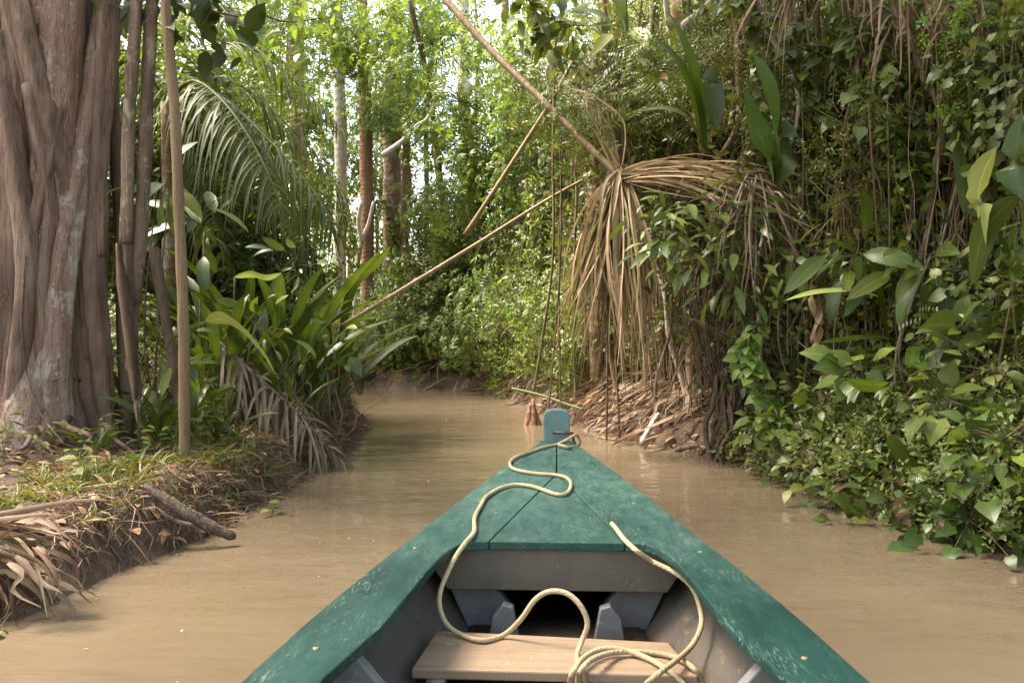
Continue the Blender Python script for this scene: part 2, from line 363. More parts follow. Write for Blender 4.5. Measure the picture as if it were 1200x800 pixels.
# ---------------------------------------------------------------- ground and water
RB = np.array([(3.6, -30), (3.4, -6), (3.2, 0), (3.1, 3.5), (2.84, 4.73), (2.65, 5.3), (2.42, 6.05), (2.32, 7.65), (2.08, 8.4), (1.46, 9.6), (.98, 11.8), (0.05, 15.2), (-.7, 17.7), (-3.2, 18.8), (-8, 20), (-16, 23), (-40, 30)], float)
LB = np.array([(-4, -30), (-3.3, -6), (-2.9, 0), (-2.5, 2.5), (-2.26, 3.71), (-2.2, 4.4), (-1.80, 5.53), (-1.75, 7), (-1.70, 8.4), (-1.85, 10), (-1.9, 11.5), (-2.6, 12.4), (-5, 13.2), (-9, 14.2), (-16, 17), (-40, 23)], float)
POLY = np.vstack([LB, RB[::-1]])
def seg_dist(X, Y, pl):
    d = np.full(X.shape, 1e9)
    for a, b in zip(pl[:-1], pl[1:]):
        ab = b - a; t = np.clip(((X - a[0]) * ab[0] + (Y - a[1]) * ab[1]) / ab.dot(ab), 0, 1)
        d = np.minimum(d, np.hypot(X - a[0] - t * ab[0], Y - a[1] - t * ab[1]))
    return d
def inside(X, Y):
    r = np.zeros(X.shape, bool); n = len(POLY)
    for i in range(n):
        x1, y1 = POLY[i]; x2, y2 = POLY[(i + 1) % n]
        if y1 == y2: continue
        r ^= ((y1 > Y) != (y2 > Y)) & (X < (x2 - x1) * (Y - y1) / (y2 - y1) + x1)
    return r
_nr = np.random.default_rng(5); _K = [(_nr.uniform(.6, 1.6) * f * np.array([math.cos(a), math.sin(a)]), _nr.uniform(0, 6.28), 1 / f ** .8) for f in (.5, 1, 2, 4, 8) for a in _nr.uniform(0, 6.28, 5)]
def nz2(X, Y): return sum(w * np.sin(k[0] * X + k[1] * Y + p) for k, p, w in _K) / 6
def ground(X, Y):
    X = np.asarray(X, float); Y = np.asarray(Y, float)
    d = np.minimum(seg_dist(X, Y, LB), seg_dist(X, Y, RB)); ins = inside(X, Y)
    n = nz2(X, Y); d = np.where(ins, -d, d) + .11 * nz2(X * 3 + 7, Y * 3) + .05 * nz2(X * 8 + 2, Y * 8)
    s_ = np.clip(d / .40, 0, 1); s_ = s_ * s_ * (3 - 2 * s_)
    h = -.03 + .34 * s_ + .30 * (1 - np.exp(-np.clip(d, 0, 99) / 3.0)) + .07 * n * np.clip(d / .5, 0.2, 1) + .045 * nz2(X * 7, Y * 7) * np.clip(d * 5 + 1, 0, 1) + .02 * nz2(X * 17, Y * 17) * np.clip(d * 5 + 1, 0, 1)
    return np.where(d < 0, -.03 - .6 * np.clip(-d / .8, 0, 1), h)
def gz(x, y): return float(ground(np.array([x]), np.array([y]))[0])
xs = np.concatenate([-np.geomspace(400, 7.2, 26), np.arange(-7, 7.01, .075), np.geomspace(7.2, 400, 26)])
ys = np.concatenate([[-400, -150, -60, -30, -20, -14, -10, -8, -6, -5, -4, -3, -2, -1, 0, 1], np.arange(2, 20, .08), np.geomspace(20.1, 500, 34)])
X, Y = np.meshgrid(xs, ys); Z = ground(X, Y)
mb = MB(); nx, ny = len(xs), len(ys)
i, j = np.meshgrid(np.arange(nx - 1), np.arange(ny - 1)); k = (j * nx + i).ravel()
mb.add(np.stack([X, Y, Z], -1).reshape(-1, 3), Q=np.stack([k, k + 1, k + nx + 1, k + nx], -1))
tag(mb.build('river_bank', M['mud']), kind='structure', label='muddy brown river banks and forest floor')
mb = MB(); mb.add([(-400, -400, 0), (400, -400, 0), (400, 500, 0), (-400, 500, 0)], Q=[[0, 1, 2, 3]])
tag(mb.build('river_water', M['water']), kind='structure', label='silty brown creek water with faint ripples')

# ---------------------------------------------------------------- the boat
BA = math.atan(.0525)
def zd(v): return float(np.interp(v, [-4, 2.1, 3.45, 4.94, 6.2], [.45, .42, .43, .46, .48]))
def b2w(u, v, z): return np.array([u * math.cos(BA) + v * math.sin(BA), -u * math.sin(BA) + v * math.cos(BA), z])
def hw(v): return float(np.interp(v, [-3.6, -2, 0, 1, 2.12, 2.62, 3.2, 3.79, 4.3, 4.88, 5.6, 6.2], [.62, .84, .88, .85, .785, .736, .655, .555, .468, .366, .235, .118]))
boat = thing('wooden_boat', 'green painted wooden boat with pointed bow heading up the brown creek', 'boat', (0, 0, 0), -BA)
# one side board runs from the bow down into the gunwale; inner line follows the seams
inn = [(6.2, .003), (5.6, .003), (5.0, .003), (4.94, .004), (4.6, .068), (4.2, .142), (3.8, .217), (3.47, .279)]
rim = [(3.462, .30), (3.458, .335), (3.45, .36), (3.43, .382), (3.39, .402), (3.33, .422), (3.22, .444), (3.0, .470), (2.75, .49), (2.48, .515), (2.12, .585), (1, .65), (0, .68), (-2, .64), (-3.6, .42)]
def side_board(sgn):
    mb = MB(); L = []
    path = inn + rim; vin = [p[0] for p in path]
    for v, u in path:
        vo = v if v > 3.47 or v < 3.3 else v
        L.append(((u, v), (hw(vo), vo)))
    # widen the outer sampling so the shape stays fair
    V = []
    for (a, b) in L:
        for (u, v) in (a, ((a[0] + b[0]) / 2, (a[1] + b[1]) / 2), b):
            V.append((sgn * u, v, zd(v)))
    n = len(L); V = np.array(V); Vb = V.copy(); Vb[:, 2] -= .034
    Q = []
    for r in range(n - 1):
        for c_ in range(2):
            a = r * 3 + c_; q = [a, a + 1, a + 4, a + 3]; 
            if sgn < 0: q = q[::-1]
            Q.append(q[::-1]); Q.append([x + 3 * n for x in q])
        for c_ in (0, 2):
            a = r * 3 + c_; q = [a, a + 3, a + 3 + 3 * n, a + 3 * n]
            if (c_ == 0) == (sgn > 0): q = q[::-1]
            Q.append(q)
    Q.append([0, 1, 1 + 3 * n, 3 * n]); Q.append([1, 2, 2 + 3 * n, 1 + 3 * n])
    e = 3 * (n - 1); Q.append([e, e + 1, e + 1 + 3 * n, e + 3 * n]); Q.append([e + 1, e + 2, e + 2 + 3 * n, e + 1 + 3 * n])
    mb.add(np.vstack([V, Vb]), Q=Q); return mb
# rails darker than the fore deck: one material, paler and mottled towards the bow
m, nt, out = newmat('green_paint_boards'); 
def merge_paint():
    c_ = nd(nt, 'TexCoord'); s_ = nd(nt, 'SeparateXYZ'); nt.links.new(c_.outputs['Object'], s_.inputs[0])
    f = fac(nt, s_.outputs[1], 3.0, 4.6); f = mul(nt, f, fac(nt, noise(nt, 2.5, 4), .3, .7, -.25, .25), 'ADD')
    n1 = noise(nt, 1.0, 5, (14, 1.2, 14)); n2 = noise(nt, 3.0, 8, (2.2, 1, 3), rough=.75); n3 = noise(nt, 120, 7, (1.5, .16, 1), rough=.75)
    base = mix(nt, fac(nt, n1, .35, .65), (.002, .017, .014), (.005, .031, .025))
    fore_col = mix(nt, fac(nt, noise(nt, 14, 10, (1.4, .4, 1), off=(5, 5, 5), rough=.78), .40, .62), (.014, .058, .046), (.060, .108, .090))
    c = mix(nt, f, base, fore_col)
    c = mix(nt, mul(nt, fac(nt, n3, .53, .62, 0, .5), fac(nt, n2, .46, .62)), c, (.19, .24, .20))
    c = mix(nt, fac(nt, noise(nt, 5, 9, (1, .6, 1), rough=.78, off=(1, 7, 3)), .655, .68, 0, .8), c, (.36, .39, .34))
    b = bump(nt, n1, .35, .006); b = bump(nt, n3, .3, .003, b)
    p = princ(nt, c, .5, b, .22); nt.links.new(fac(nt, n2, .3, .7, .45, .75), p.inputs['Roughness']); nt.links.new(p.outputs[0], out.inputs[0])
merge_paint(); M['green_boards'] = m
for sgn in (-1, 1):
    o = side_board(sgn).build('gunwale_board', M['green_boards'], boat, smooth=False); bevel(o, .006)
mb = MB()
tri = [(0, 4.925), (.274, 3.472), (.29, 3.468), (-.274, 3.468)]
V = [(0, 4.925, zd(4.925)), (-.274, 3.47, zd(3.47)), (.274, 3.47, zd(3.47))]
V = np.array(V); Vb = V - [0, 0, .034]
mb.add(np.vstack([V, Vb]), N=[[0, 1, 2], [5, 4, 3], [0, 3, 4, 1], [1, 4, 5, 2], [2, 5, 3, 0]])
o = mb.build('deck_plank', M['green_boards'], boat, smooth=False); bevel(o, .004)
# dark backing batten under the seams
mb = MB(); boxm(mb, (0, 5.5, .415), (.04, .62, .012)); boxm(mb, (-.13, 4.25, .400), (.03, .70, .01), [[math.cos(.187), math.sin(.187), 0], [-math.sin(.187), math.cos(.187), 0], [0, 0, 1]])
boxm(mb, (.13, 4.25, .400), (.03, .70, .01), [[math.cos(.187), -math.sin(.187), 0], [math.sin(.187), math.cos(.187), 0], [0, 0, 1]])
mb.build('batten', M['bark_dark'], boat)
# hull shell, inner and outer skin
def hull():
    mb = MB(); vs_ = np.concatenate([np.linspace(-3.6, 5.4, 28), [5.8, 6.12, 6.22]])
    rows = []
    for v in vs_:
        h = hw(min(v, 6.2)) - .012; b = max(h * .70 - .06, .02); zt = zd(v) - .034; rise = .0 if v < 4 else (v - 4) ** 2 * .06
        sec = [(-h, zt), (-(h * .86 + b * .14), .22 + rise * .7), (-b * 1.02, -.02 + rise), (-b * .8, -.10 + rise), (0, -.12 + rise), (b * .8, -.10 + rise), (b * 1.02, -.02 + rise), ((h * .86 + b * .14), .22 + rise * .7), (h, zt)]
        rows.append([(u, v, z) for u, z in sec])
    R = np.array(rows); n, k = R.shape[:2]
    i, j = np.meshgrid(np.arange(k - 1), np.arange(n - 1)); a = (j * k + i).ravel()
    mb.add(R.reshape(-1, 3), Q=np.stack([a, a + 1, a + k + 1, a + k], -1)); 
    return mb
o = hull().build('hull', M['grey_hull'], boat); sm = o.modifiers.new('thick', 'SOLIDIFY'); sm.thickness = .022; sm.offset = 0
mb = MB(); boxm(mb, (0, -3.6, .16), (.5, .02, .26)); mb.build('transom', M['grey_hull'], boat)
mb = MB(); 
prism(mb, [(-.36, -3.5), (.36, -3.5), (.52, 0), (.50, 2.2), (.38, 3.4), (.2, 4.6), (-.2, 4.6), (-.38, 3.4), (-.50, 2.2), (-.52, 0)], (1, 0, 0), (0, 1, 0), (0, 0, 1), (0, 0, .025), .018)
mb.build('floor_board', M['grey_hull'], boat)
# beam under the deck edge
mb = MB(); prism(mb, [(-.565, .393), (.565, .393), (.452, .222), (-.452, .222)], (1, 0, 0), (0, 0, 1), (0, 1, 0), (0, 3.50, 0), .045)
o = mb.build('deck_beam', M['grey_hull'], boat, smooth=False); bevel(o, .004)
# curved fore knees on either side behind the thwart
for s in (-1, 1):
    mb = MB()
    arc = [(.20 + .20 * (1 - math.cos(a)) * 0 + .0, 0) for a in []]
    poly = [(.52, .34), (.38, .03), (.175, .03), (.18, .085), (.20, .13), (.235, .175), (.285, .215), (.35, .25), (.36, .34)]
    poly = [(s * u, z) for u, z in poly]
    prism(mb, poly, (1, 0, 0), (0, 0, 1), (0, 1, 0), (0, 3.60, 0), .06)
    o = mb.build('knee', M['grey_rib'], boat, smooth=False); bevel(o, .008); 
    mb = MB(); prism(mb, [(s * .15, .04), (s * .275, .04), (s * .26, .13), (s * .215, .188), (s * .175, .175)], (1, 0, 0), (0, 0, 1), (0, 1, 0), (0, 3.42, 0), .055)
    o = mb.build('chock', M['grey_rib'], boat, smooth=False); bevel(o, .005)
    # side ribs near the passenger
    for v0 in (2.42, 1.0, -.6):
        mb = MB(); h = hw(v0); dz = 0
        poly = [(h * .80, .386), (h - .03, .386), (h * .66, .05), (h * .42, .05)]
        prism(mb, [(s * u, z) for u, z in poly], (1, 0, 0), (0, 0, 1), (0, 1, 0), (0, v0, 0), .05)
        o = mb.build('rib', M['grey_rib'], boat, smooth=False); bevel(o, .006)
    # small round nail heads on the boards
    for (v, u) in ((3.35, .56), (2.3, .66), (4.2, .38), (5.2, .22)):
        mb = MB(); tube(mb, [(s * u, v, zd(v) - .004), (s * u, v, zd(v) + .003)], .009, 10); mb.build('nail_head', M['greydry'], boat)
# thwart
a_, b_ = G(512, 738, .15), G(783, 752, .15); c_, d_ = G(818, 791, .15), G(482, 783, .15)
def w2b(p): return (p[0] * math.cos(BA) - p[1] * math.sin(BA), p[0] * math.sin(BA) + p[1] * math.cos(BA))
mb = MB(); prism(mb, [w2b(q) for q in (a_, b_, c_, d_)], (1, 0, 0), (0, 1, 0), (0, 0, 1), (0, 0, .115), .035)
o = mb.build('thwart', M['plank'], boat, smooth=False); bevel(o, .006)
for s in (-1, 1):
    mb = MB(); boxm(mb, (s * .41, 3.03, .095), (.03, .2, .019)); mb.build('thwart_cleat', M['grey_rib'], boat)
# rear bench, where the photographer sits
mb = MB(); boxm(mb, (0, -.35, .30), (.62, .17, .02)); o = mb.build('thwart', M['plank'], boat, smooth=False); bevel(o, .005)
# stem and bow post
mb = MB()
pc = [(-.094, -.06), (.094, -.06), (.096, .20), (.090, .232), (.070, .252), (.03, .262), (-.04, .262), (-.075, .25), (-.092, .225), (-.096, .19)]
prism(mb, [(u, z + .455) for u, z in pc], (1, 0, 0), (0, -.05, 1), (0, 1, 0), (0, 6.20, 0), .11)
o = mb.build('bow_post', M['blue_post'], boat, smooth=False); bevel(o, .010, 3)
mb = MB(); prism(mb, [(6.18, .44), (6.31, .44), (6.33, .1), (6.1, -.15), (5.8, -.15)], (0, 1, 0), (0, 0, 1), (1, 0, 0), (-.045, 0, 0), .09); mb.build('stem', M['green_rail'], boat, smooth=False)
# iron bracket on the post
mb = MB(); br = [(-.015, 6.185, .545), (-.015, 6.14, .555), (.03, 6.10, .558), (.085, 6.10, .556), (.115, 6.12, .545), (.118, 6.13, .50), (.118, 6.14, .475)]
tube(mb, smooth_path(br, 5), .011, 8); boxm(mb, (.118, 6.14, .482), (.022, .03, .004)); mb.build('mooring_bracket', M['iron'], boat)
mb = MB(); boxm(mb, (0, 5.62, .472), (.009, .012, .003)); mb.build('bolt', M['iron'], boat)

# ---------------------------------------------------------------- the rope
def dk(px, py, up=.013):
    z = .44
    for _ in range(4):
        p = G(px, py, z); v = p[0] * math.sin(BA) + p[1] * math.cos(BA); z = zd(v) + up
    return G(px, py, z)
rp = [dk(655, 521, .02), dk(665, 523.5, .02), P(675, 523, 6.09), P(680, 518, 6.07), P(677, 511, 6.05), P(674, 509.5, 6.0), P(665, 514.5, 5.92)]
rp += [dk(*q) for q in [(652.7, 520.5), (637, 523.8), (617.7, 530.5), (603.7, 535.7), (597.6, 541.8), (600, 548), (612.5, 552), (630, 554.6), (647.5, 555.8), (661.5, 558.5), (668.5, 564.6), (667.6, 573.3), (661.5, 578.6), (651, 578.6), (635, 573), (621, 569), (603.7, 567.5), (586, 571.6), (570.5, 581), (564.7, 589.6), (556.4, 606), (555.6, 622.6)]]
rp += [dk(546, 635, .016), P(536, 649, 3.36), P(527.5, 664, 3.32), P(517, 688.6, 3.27), P(515, 709, 3.23), P(523, 730, 3.2)]
th = .15 + .013
rp += [G(540, 743, th), G(564.6, 750, th), P(589.4, 744, 3.15), P(610, 725.8, 3.12), P(626.5, 703, 3.1), P(643, 692.8, 3.08), P(663.7, 694.8, 3.06), P(680, 709, 3.04), P(688.4, 730, 3.03), P(682, 750.5, 3.02), G(676, 768, th), G(680, 786, th + .004)]
rp += [P(688, 806, 2.82), P(690, 830, 2.8), P(680, 838, 2.79), P(671, 822, 2.79), P(668, 802, 2.80), G(671.7, 786, th + .02), G(686.7, 768, th + .024), G(706.7, 760, th + .02), G(730, 761, th + .012), G(756.7, 770, th), G(780, 783, th), P(800, 800, 2.8), P(812, 830, 2.72), P(790, 870, 2.62), P(740, 885, 2.6), P(690, 860, 2.65), P(676, 825, 2.74)]
rp += [P(677, 800, 2.81), G(682, 783, th + .03), G(697, 771, th + .034), G(722, 764, th + .01), G(760, 764, th), G(793, 770.5, th), G(813, 783, th + .002), P(822, 800, 2.84), P(822, 830, 2.72), P(800, 850, 2.68), P(765, 830, 2.72), P(756, 806, 2.80), G(768, 792, th + .025), G(790, 775, th + .03), P(810, 757, 2.98), P(821.7, 733, 3.06), P(820, 710, 3.14), P(810, 686.7, 3.22), P(790, 670, 3.27), P(763, 656.7, 3.35)]
rp += [dk(746, 645, .016), dk(737, 637), dk(730, 630), dk(722, 619), dk(716.7, 613)]
mb = MB(); tube(mb, smooth_path(rp, 6), .0098, 10); 
tag(mb.build('mooring_rope', M['rope']), 'pale tan rope winding over the boat deck and coiled on the seat plank', 'rope')
# ---------------------------------------------------------------- plant building blocks
LT = {k: leaf_tpl(*a) for k, a in dict(ovate=('ovate', .26, .15, .30, 4), ovate2=('ovate', .24, .1, .2, 2), lance=('lance', .13, .15, .35, 4), heart=('heart', .42, .12, .30, 4),
      blade=('blade', .085, .25, .35, 8), wide=('blade', .15, .2, .30, 8), strip=('strip', .035, .2, .35, 5), lance2=('lance', .15, .1, .3, 2)).items()}
def mk_sprig(rng, kind, n=9, leaf=.3, length=1.0, petiole=.05, up=.6):
    """a unit-length twig along +Z with alternating leaves; returns (leaf template, twig path)"""
    mb = MB(); t = np.linspace(.12, 1.0, n) ** .9; az = np.arange(n) * 2.4 + rng.uniform(0, 6)
    path = np.stack([.10 * np.sin(t * 3), .08 * t ** 2, t], -1) * length
    if kind == 'palmate':
        V, Q, U = LT['lance']
        for i in range(n):
            a = az[i]; out = np.array([math.cos(a), math.sin(a), .45]); hub = path[i] + out * .28
            k = 6; ph = np.linspace(-2.3, 2.3, k)
            x, y = nrm(np.cross([0, 0, 1], out)), nrm(out * [1, 1, 0])
            d = np.cos(ph)[:, None] * y + np.sin(ph)[:, None] * x + np.array([0, 0, -.10])
            R = leaf_frames(d, (0, 0, 1), rng, .15)
            place(mb, LT['lance'], R, np.tile(hub, (k, 1)), (leaf * (1 - .25 * np.abs(ph) / 2.3))[:, None])
    elif kind == 'pinnate':
        for i in range(n):
            a = az[i]; out = nrm(np.array([math.cos(a), math.sin(a), .35])); k = 11
            s_ = np.linspace(.1, 1, k // 2 + 1); side = nrm(np.cross([0, 0, 1], out)); L = .75
            pos = []; dd = []
            for q in s_:
                for sg in (-1, 1):
                    pos.append(path[i] + out * q * L + np.array([0, 0, -.2 * q * q])); dd.append(side * sg + out * .45 + np.array([0, 0, -.15]))
            place(mb, LT['lance2'], leaf_frames(np.array(dd), (0, 0, 1), rng, .15), np.array(pos), np.full((len(pos), 1), leaf))
    else:
        T = LT[kind]
        d = np.stack([np.cos(az), np.sin(az), np.full(n, up)], -1) + rng.normal(0, .2, (n, 3))
        R = leaf_frames(d, (0, 0, 1), rng, .3)
        place(mb, T, R, path + nrm(d) * petiole, (leaf * rng.uniform(.65, 1.15, n) * np.interp(t, [0, .5, 1], [.8, 1.1, .8]))[:, None])
    return as_tpl(mb)
_r = np.random.default_rng(11)
SPR = {'ovate': [mk_sprig(_r, 'ovate', 9, .34) for _ in range(4)], 'small': [mk_sprig(_r, 'ovate2', 14, .24) for _ in range(4)],
       'palmate': [mk_sprig(_r, 'palmate', 5, .36) for _ in range(4)], 'pinnate': [mk_sprig(_r, 'pinnate', 4, .24) for _ in range(4)],
       'lance': [mk_sprig(_r, 'lance', 9, .5) for _ in range(4)], 'heart': [mk_sprig(_r, 'heart', 6, .38, petiole=.16, up=.2) for _ in range(4)],
       'tiny': [mk_sprig(_r, 'lance2', 16, .2) for _ in range(4)]}
def sprigs(mb, rng, kind, pos, d, size, wood=None):
    v = rng.integers(0, 4, len(pos)); R = frames(d, rng)
    for k in range(4):
        s_ = v == k
        if s_.any(): place(mb, SPR[kind][k], R[s_], pos[s_], np.broadcast_to(size, (len(pos),))[s_][:, None])
def clumps(rng, c, r, n):
    """clump centres through an ellipsoid, denser to the outside, ragged"""
    d = nrm(rng.normal(0, 1, (n, 3))); rr = rng.uniform(.25, 1, n) ** .45 * rng.uniform(.75, 1.15, n)
    return np.asarray(c) + d * rr[:, None] * np.asarray(r), d
def crown(mb, rng, kind, c, r, ncl, per, size, spread, wood=None, base=None, upb=.5, droop=0):
    C, D = clumps(rng, c, r, ncl)
    for q in range(ncl):
        m = max(2, int(per * rng.uniform(.5, 1.5))); g = rng.normal(0, 1, (m, 3)) * spread * rng.uniform(.7, 1.3)
        pos = C[q] + g; d = nrm(g) + D[q] * .6 + np.array([0, 0, upb - droop])
        sprigs(mb, rng, kind, pos, d, size * rng.uniform(.7, 1.25, m))
        if wood is not None and base is not None:
            mid = (base + C[q]) / 2 + rng.normal(0, .08, 3) + np.array([0, 0, .05]); 
            tube(wood, smooth_path([base, mid, C[q]], 3), np.linspace(.010, .004, 7), 4, cap=False)
def bush(name, label, cat, rng, kind, mat, r, ncl=26, per=10, size=.3, spread=.16, group=None, woodmat='twig', lift=.9):
    t = thing(name, label, cat, group=group); f = MB(); w = MB()
    crown(f, rng, kind, (0, 0, r[2] * lift), r, ncl, per, size, spread, w, np.array([0, 0, 0.0]))
    for k in range(4):
        e = rng.normal(0, .25, 3) * r; e[2] = r[2] * 1.2
        tube(w, wob(rng, (0, 0, -.15), e, 8, .05), np.linspace(.018, .006, 8), 5, cap=False)
    f.build('foliage', M[mat], t); w.build('stem', M[woodmat], t); return t
def blade_plant(name, label, cat, rng, n, L, tpl, mat, wscale=1.0, spread=.35, arch=1.0, group=None, petiole=.3):
    """arching long leaves rising from one root"""
    t = thing(name, label, cat, group=group)
    for i in range(n):
        a = i * 2.4 + rng.uniform(-.3, .3); el = rng.uniform(.95, 1.5); l = L * rng.uniform(.6, 1.1)
        d = np.array([math.cos(a) * math.cos(el), math.sin(a) * math.cos(el), math.sin(el)])
        o2 = np.array([math.cos(a), math.sin(a), 0]); k = 10; s_ = np.linspace(0, 1, k); mb = MB()
        path = d * (s_ * l)[:, None] + o2 * (spread * arch * l * s_[:, None] ** 2.2) - np.array([0, 0, 1]) * (arch * .45 * l * s_[:, None] ** 2.6)
        base = rng.normal(0, .04, 3) * [1, 1, 0]; path = path + base
        kp = 3; side = nrm(np.cross(d, [0, 0, 1])) ; 
        tang = nrm(np.gradient(path, axis=0)); nn = nrm(np.cross(side, tang)); side_r = side * math.cos(rng.uniform(-.5, .5)) + nn[k // 2] * math.sin(rng.uniform(-.6, .6))
        lf = np.linspace(petiole, 1, k); P_ = np.array([np.interp(lf, s_, path[:, c]) for c in range(3)]).T
        hwid = l * wscale * (.036 if tpl == 'blade' else .07) * np.interp(np.linspace(0, 1, k), [0, .1, .3, .65, .88, 1], [.15, .6, 1, .95, .5, .02])
        Lf = P_ - side_r * hwid[:, None] + nn * (hwid * .3)[:, None]; Rt = P_ + side_r * hwid[:, None] + nn * (hwid * .3)[:, None]
        V = np.stack([Lf, P_, Rt], 1).reshape(-1, 3); U = np.zeros((k, 3, 2)); U[:, 1, 0] = .5; U[:, 2, 0] = 1; U[..., 1] = np.linspace(0, 1, k)[:, None]
        q = np.arange(k - 1)[:, None] * 3
        mb.add(V, Q=np.concatenate([np.hstack([q, q + 1, q + 4, q + 3]), np.hstack([q + 1, q + 2, q + 5, q + 4])]), U=U.reshape(-1, 2))
        pm = np.array([np.interp(np.linspace(0, petiole + .03, 5), s_, path[:, c]) for c in range(3)]).T
        pr = MB(); 
        leaf = mb.build('leaf', M[mat], t)
        tube(pr, pm, np.linspace(.011, .006, 5) * (l / 1.2), 5, cap=False); pr.build('petiole', M['greentwig'], leaf)
    return t
def frond(path, rng, nleaf, ll, lw, droop=.5, vee=.6, s0=.12, width_prof=None, curl=0., jitter=.12):
    """pinnate palm leaf along a rachis path -> (leaflets MB, rachis MB)"""
    path = smooth_path(path, 6); m = len(path); L = np.concatenate([[0], np.cumsum(np.linalg.norm(np.diff(path, axis=0), axis=1))]); L /= L[-1]
    f = MB(); w = MB(); tube(w, path, np.linspace(.022, .004, m), 6, cap=False)
    s_ = np.repeat(np.linspace(s0, .995, nleaf), 2); sg = np.tile([-1, 1], nleaf)
    pos = np.array([np.interp(s_, L, path[:, c]) for c in range(3)]).T; tg = nrm(np.gradient(path, axis=0)); tan = nrm(np.array([np.interp(s_, L, tg[:, c]) for c in range(3)]).T)
    side = nrm(np.cross(tan, [0, 0, 1.0])) * sg[:, None]
    d = side * 1.0 + tan * vee + rng.normal(0, jitter, pos.shape)
    ln = ll * np.interp(s_, [0, .15, .5, .85, 1], [.55, .9, 1, .7, .35]) * rng.uniform(.85, 1.1, len(s_))
    k = 6; t = np.linspace(0, 1, k)
    C = pos[:, None, :] + nrm(d)[:, None, :] * (ln[:, None] * t[None] * (1 - .35 * min(droop, 1) * t[None]))[..., None] - np.array([0, 0, 1.0]) * (ln[:, None] * droop * t[None] ** 1.8)[..., None]
    tt = nrm(np.gradient(C, axis=1)); wv = nrm(np.cross(tt, np.cross(tt, np.broadcast_to(tan[:, None, :], tt.shape)) ))
    wv = np.cross(tt, nrm(np.cross(np.broadcast_to(tan[:, None, :], tt.shape), tt)))
    h = lw * np.interp(t, [0, .15, .6, 1], [.5, 1, .85, .05])
    A = C - wv * h[None, :, None]; B = C + wv * h[None, :, None]
    nn = np.cross(tt, wv); A = A + nn * (h * .35)[None, :, None]; B = B + nn * (h * .35)[None, :, None]
    V = np.stack([A, C, B], 2).reshape(-1, 3); n = len(s_)
    U = np.zeros((n, k, 3, 2)); U[:, :, 1, 0] = .5; U[:, :, 2, 0] = 1; U[..., 1] = t[None, :, None]
    q = (np.arange(n)[:, None] * k * 3 + np.arange(k - 1)[None] * 3).reshape(-1, 1)
    f.add(V, Q=np.concatenate([np.hstack([q, q + 1, q + 4, q + 3]), np.hstack([q + 1, q + 2, q + 5, q + 4])]), U=U.reshape(-1, 2)); return f, w
def strips(mb, rng, starts, dirs, L, w, droop, k=8, wig=.04, curl=0.0):
    """dry ribbons: leave in dirs, then hang"""
    n = len(starts); t = np.linspace(0, 1, k); L = np.broadcast_to(L, (n,)); dirs = nrm(dirs)
    droop = np.broadcast_to(droop, (n,))
    C = starts[:, None, :] + dirs[:, None, :] * (L[:, None] * t[None] * (1 - .55 * np.clip(droop, 0, 1)[:, None] * t[None]))[..., None]
    C = C - np.array([0, 0, 1.0]) * (L[:, None] * droop[:, None] * t[None] ** 1.7 * .9)[..., None]
    C = C + rng.normal(0, 1, (n, 1, 3)) * wig * np.sin(t * rng.uniform(2, 7, (n, 1)) + 0)[..., None] * t[None, :, None]
    tt = nrm(np.gradient(C, axis=1)); a = nrm(rng.normal(0, 1, (n, 3)))[:, None, :]; wv = nrm(np.cross(tt, a))
    h = (np.broadcast_to(w, (n,))[:, None] * np.interp(t, [0, .1, .6, 1], [.5, 1, .8, .08])[None])[..., None]
    nn = np.cross(tt, wv); V = np.stack([C - wv * h + nn * h * .4, C, C + wv * h + nn * h * .4], 2).reshape(-1, 3)
    U = np.zeros((n, k, 3, 2)); U[:, :, 1, 0] = .5; U[:, :, 2, 0] = 1; U[..., 1] = t[None, :, None]
    q = (np.arange(n)[:, None] * k * 3 + np.arange(k - 1)[None] * 3).reshape(-1, 1)
    mb.add(V, Q=np.concatenate([np.hstack([q, q + 1, q + 4, q + 3]), np.hstack([q + 1, q + 2, q + 5, q + 4])]), U=U.reshape(-1, 2))
def tpl_many(mb, rng, key, pos, d, size, up=(0, 0, 1), tilt=.5):
    place(mb, LT[key], leaf_frames(d, up, rng, tilt), pos, np.broadcast_to(size, (len(pos),))[:, None])
def along(path, n, rng=None):
    L = np.concatenate([[0], np.cumsum(np.linalg.norm(np.diff(path, axis=0), axis=1))]); s_ = np.linspace(0, L[-1], n) if rng is None else np.sort(rng.uniform(0, L[-1], n))
    return np.array([np.interp(s_, L, path[:, c]) for c in range(3)]).T
def hang_vine(t, rng, W, Hh, D, nv, leafkey, mat, leaf=.10, dens=11, name='foliage'):
    """curtain of hanging vines below z=Hh, local origin at the foot"""
    f = MB(); w = MB()
    for i in range(nv):
        x, y = rng.uniform(-W / 2, W / 2), rng.normal(0, D / 2); z1 = Hh * rng.uniform(.7, 1); z0 = Hh * rng.uniform(0, .55)
        p = wob(rng, (x, y, z1), (x + rng.normal(0, .25), y + rng.normal(0, .15), z0), 12, .10)
        tube(w, p, rng.uniform(.002, .005), 4, cap=False)
        n = int((z1 - z0) * dens); 
        if n < 2: continue
        q = along(p, n, rng); a = rng.uniform(0, 6.28, n); d = np.stack([np.cos(a), np.sin(a), rng.normal(-.35, .35, n)], -1)
        tpl_many(f, rng, leafkey, q + nrm(d) * .03, d, leaf * rng.uniform(.5, 1.3, n), tilt=.45)
    f.build(name, M[mat], t); w.build('stem', M['twig'], t)
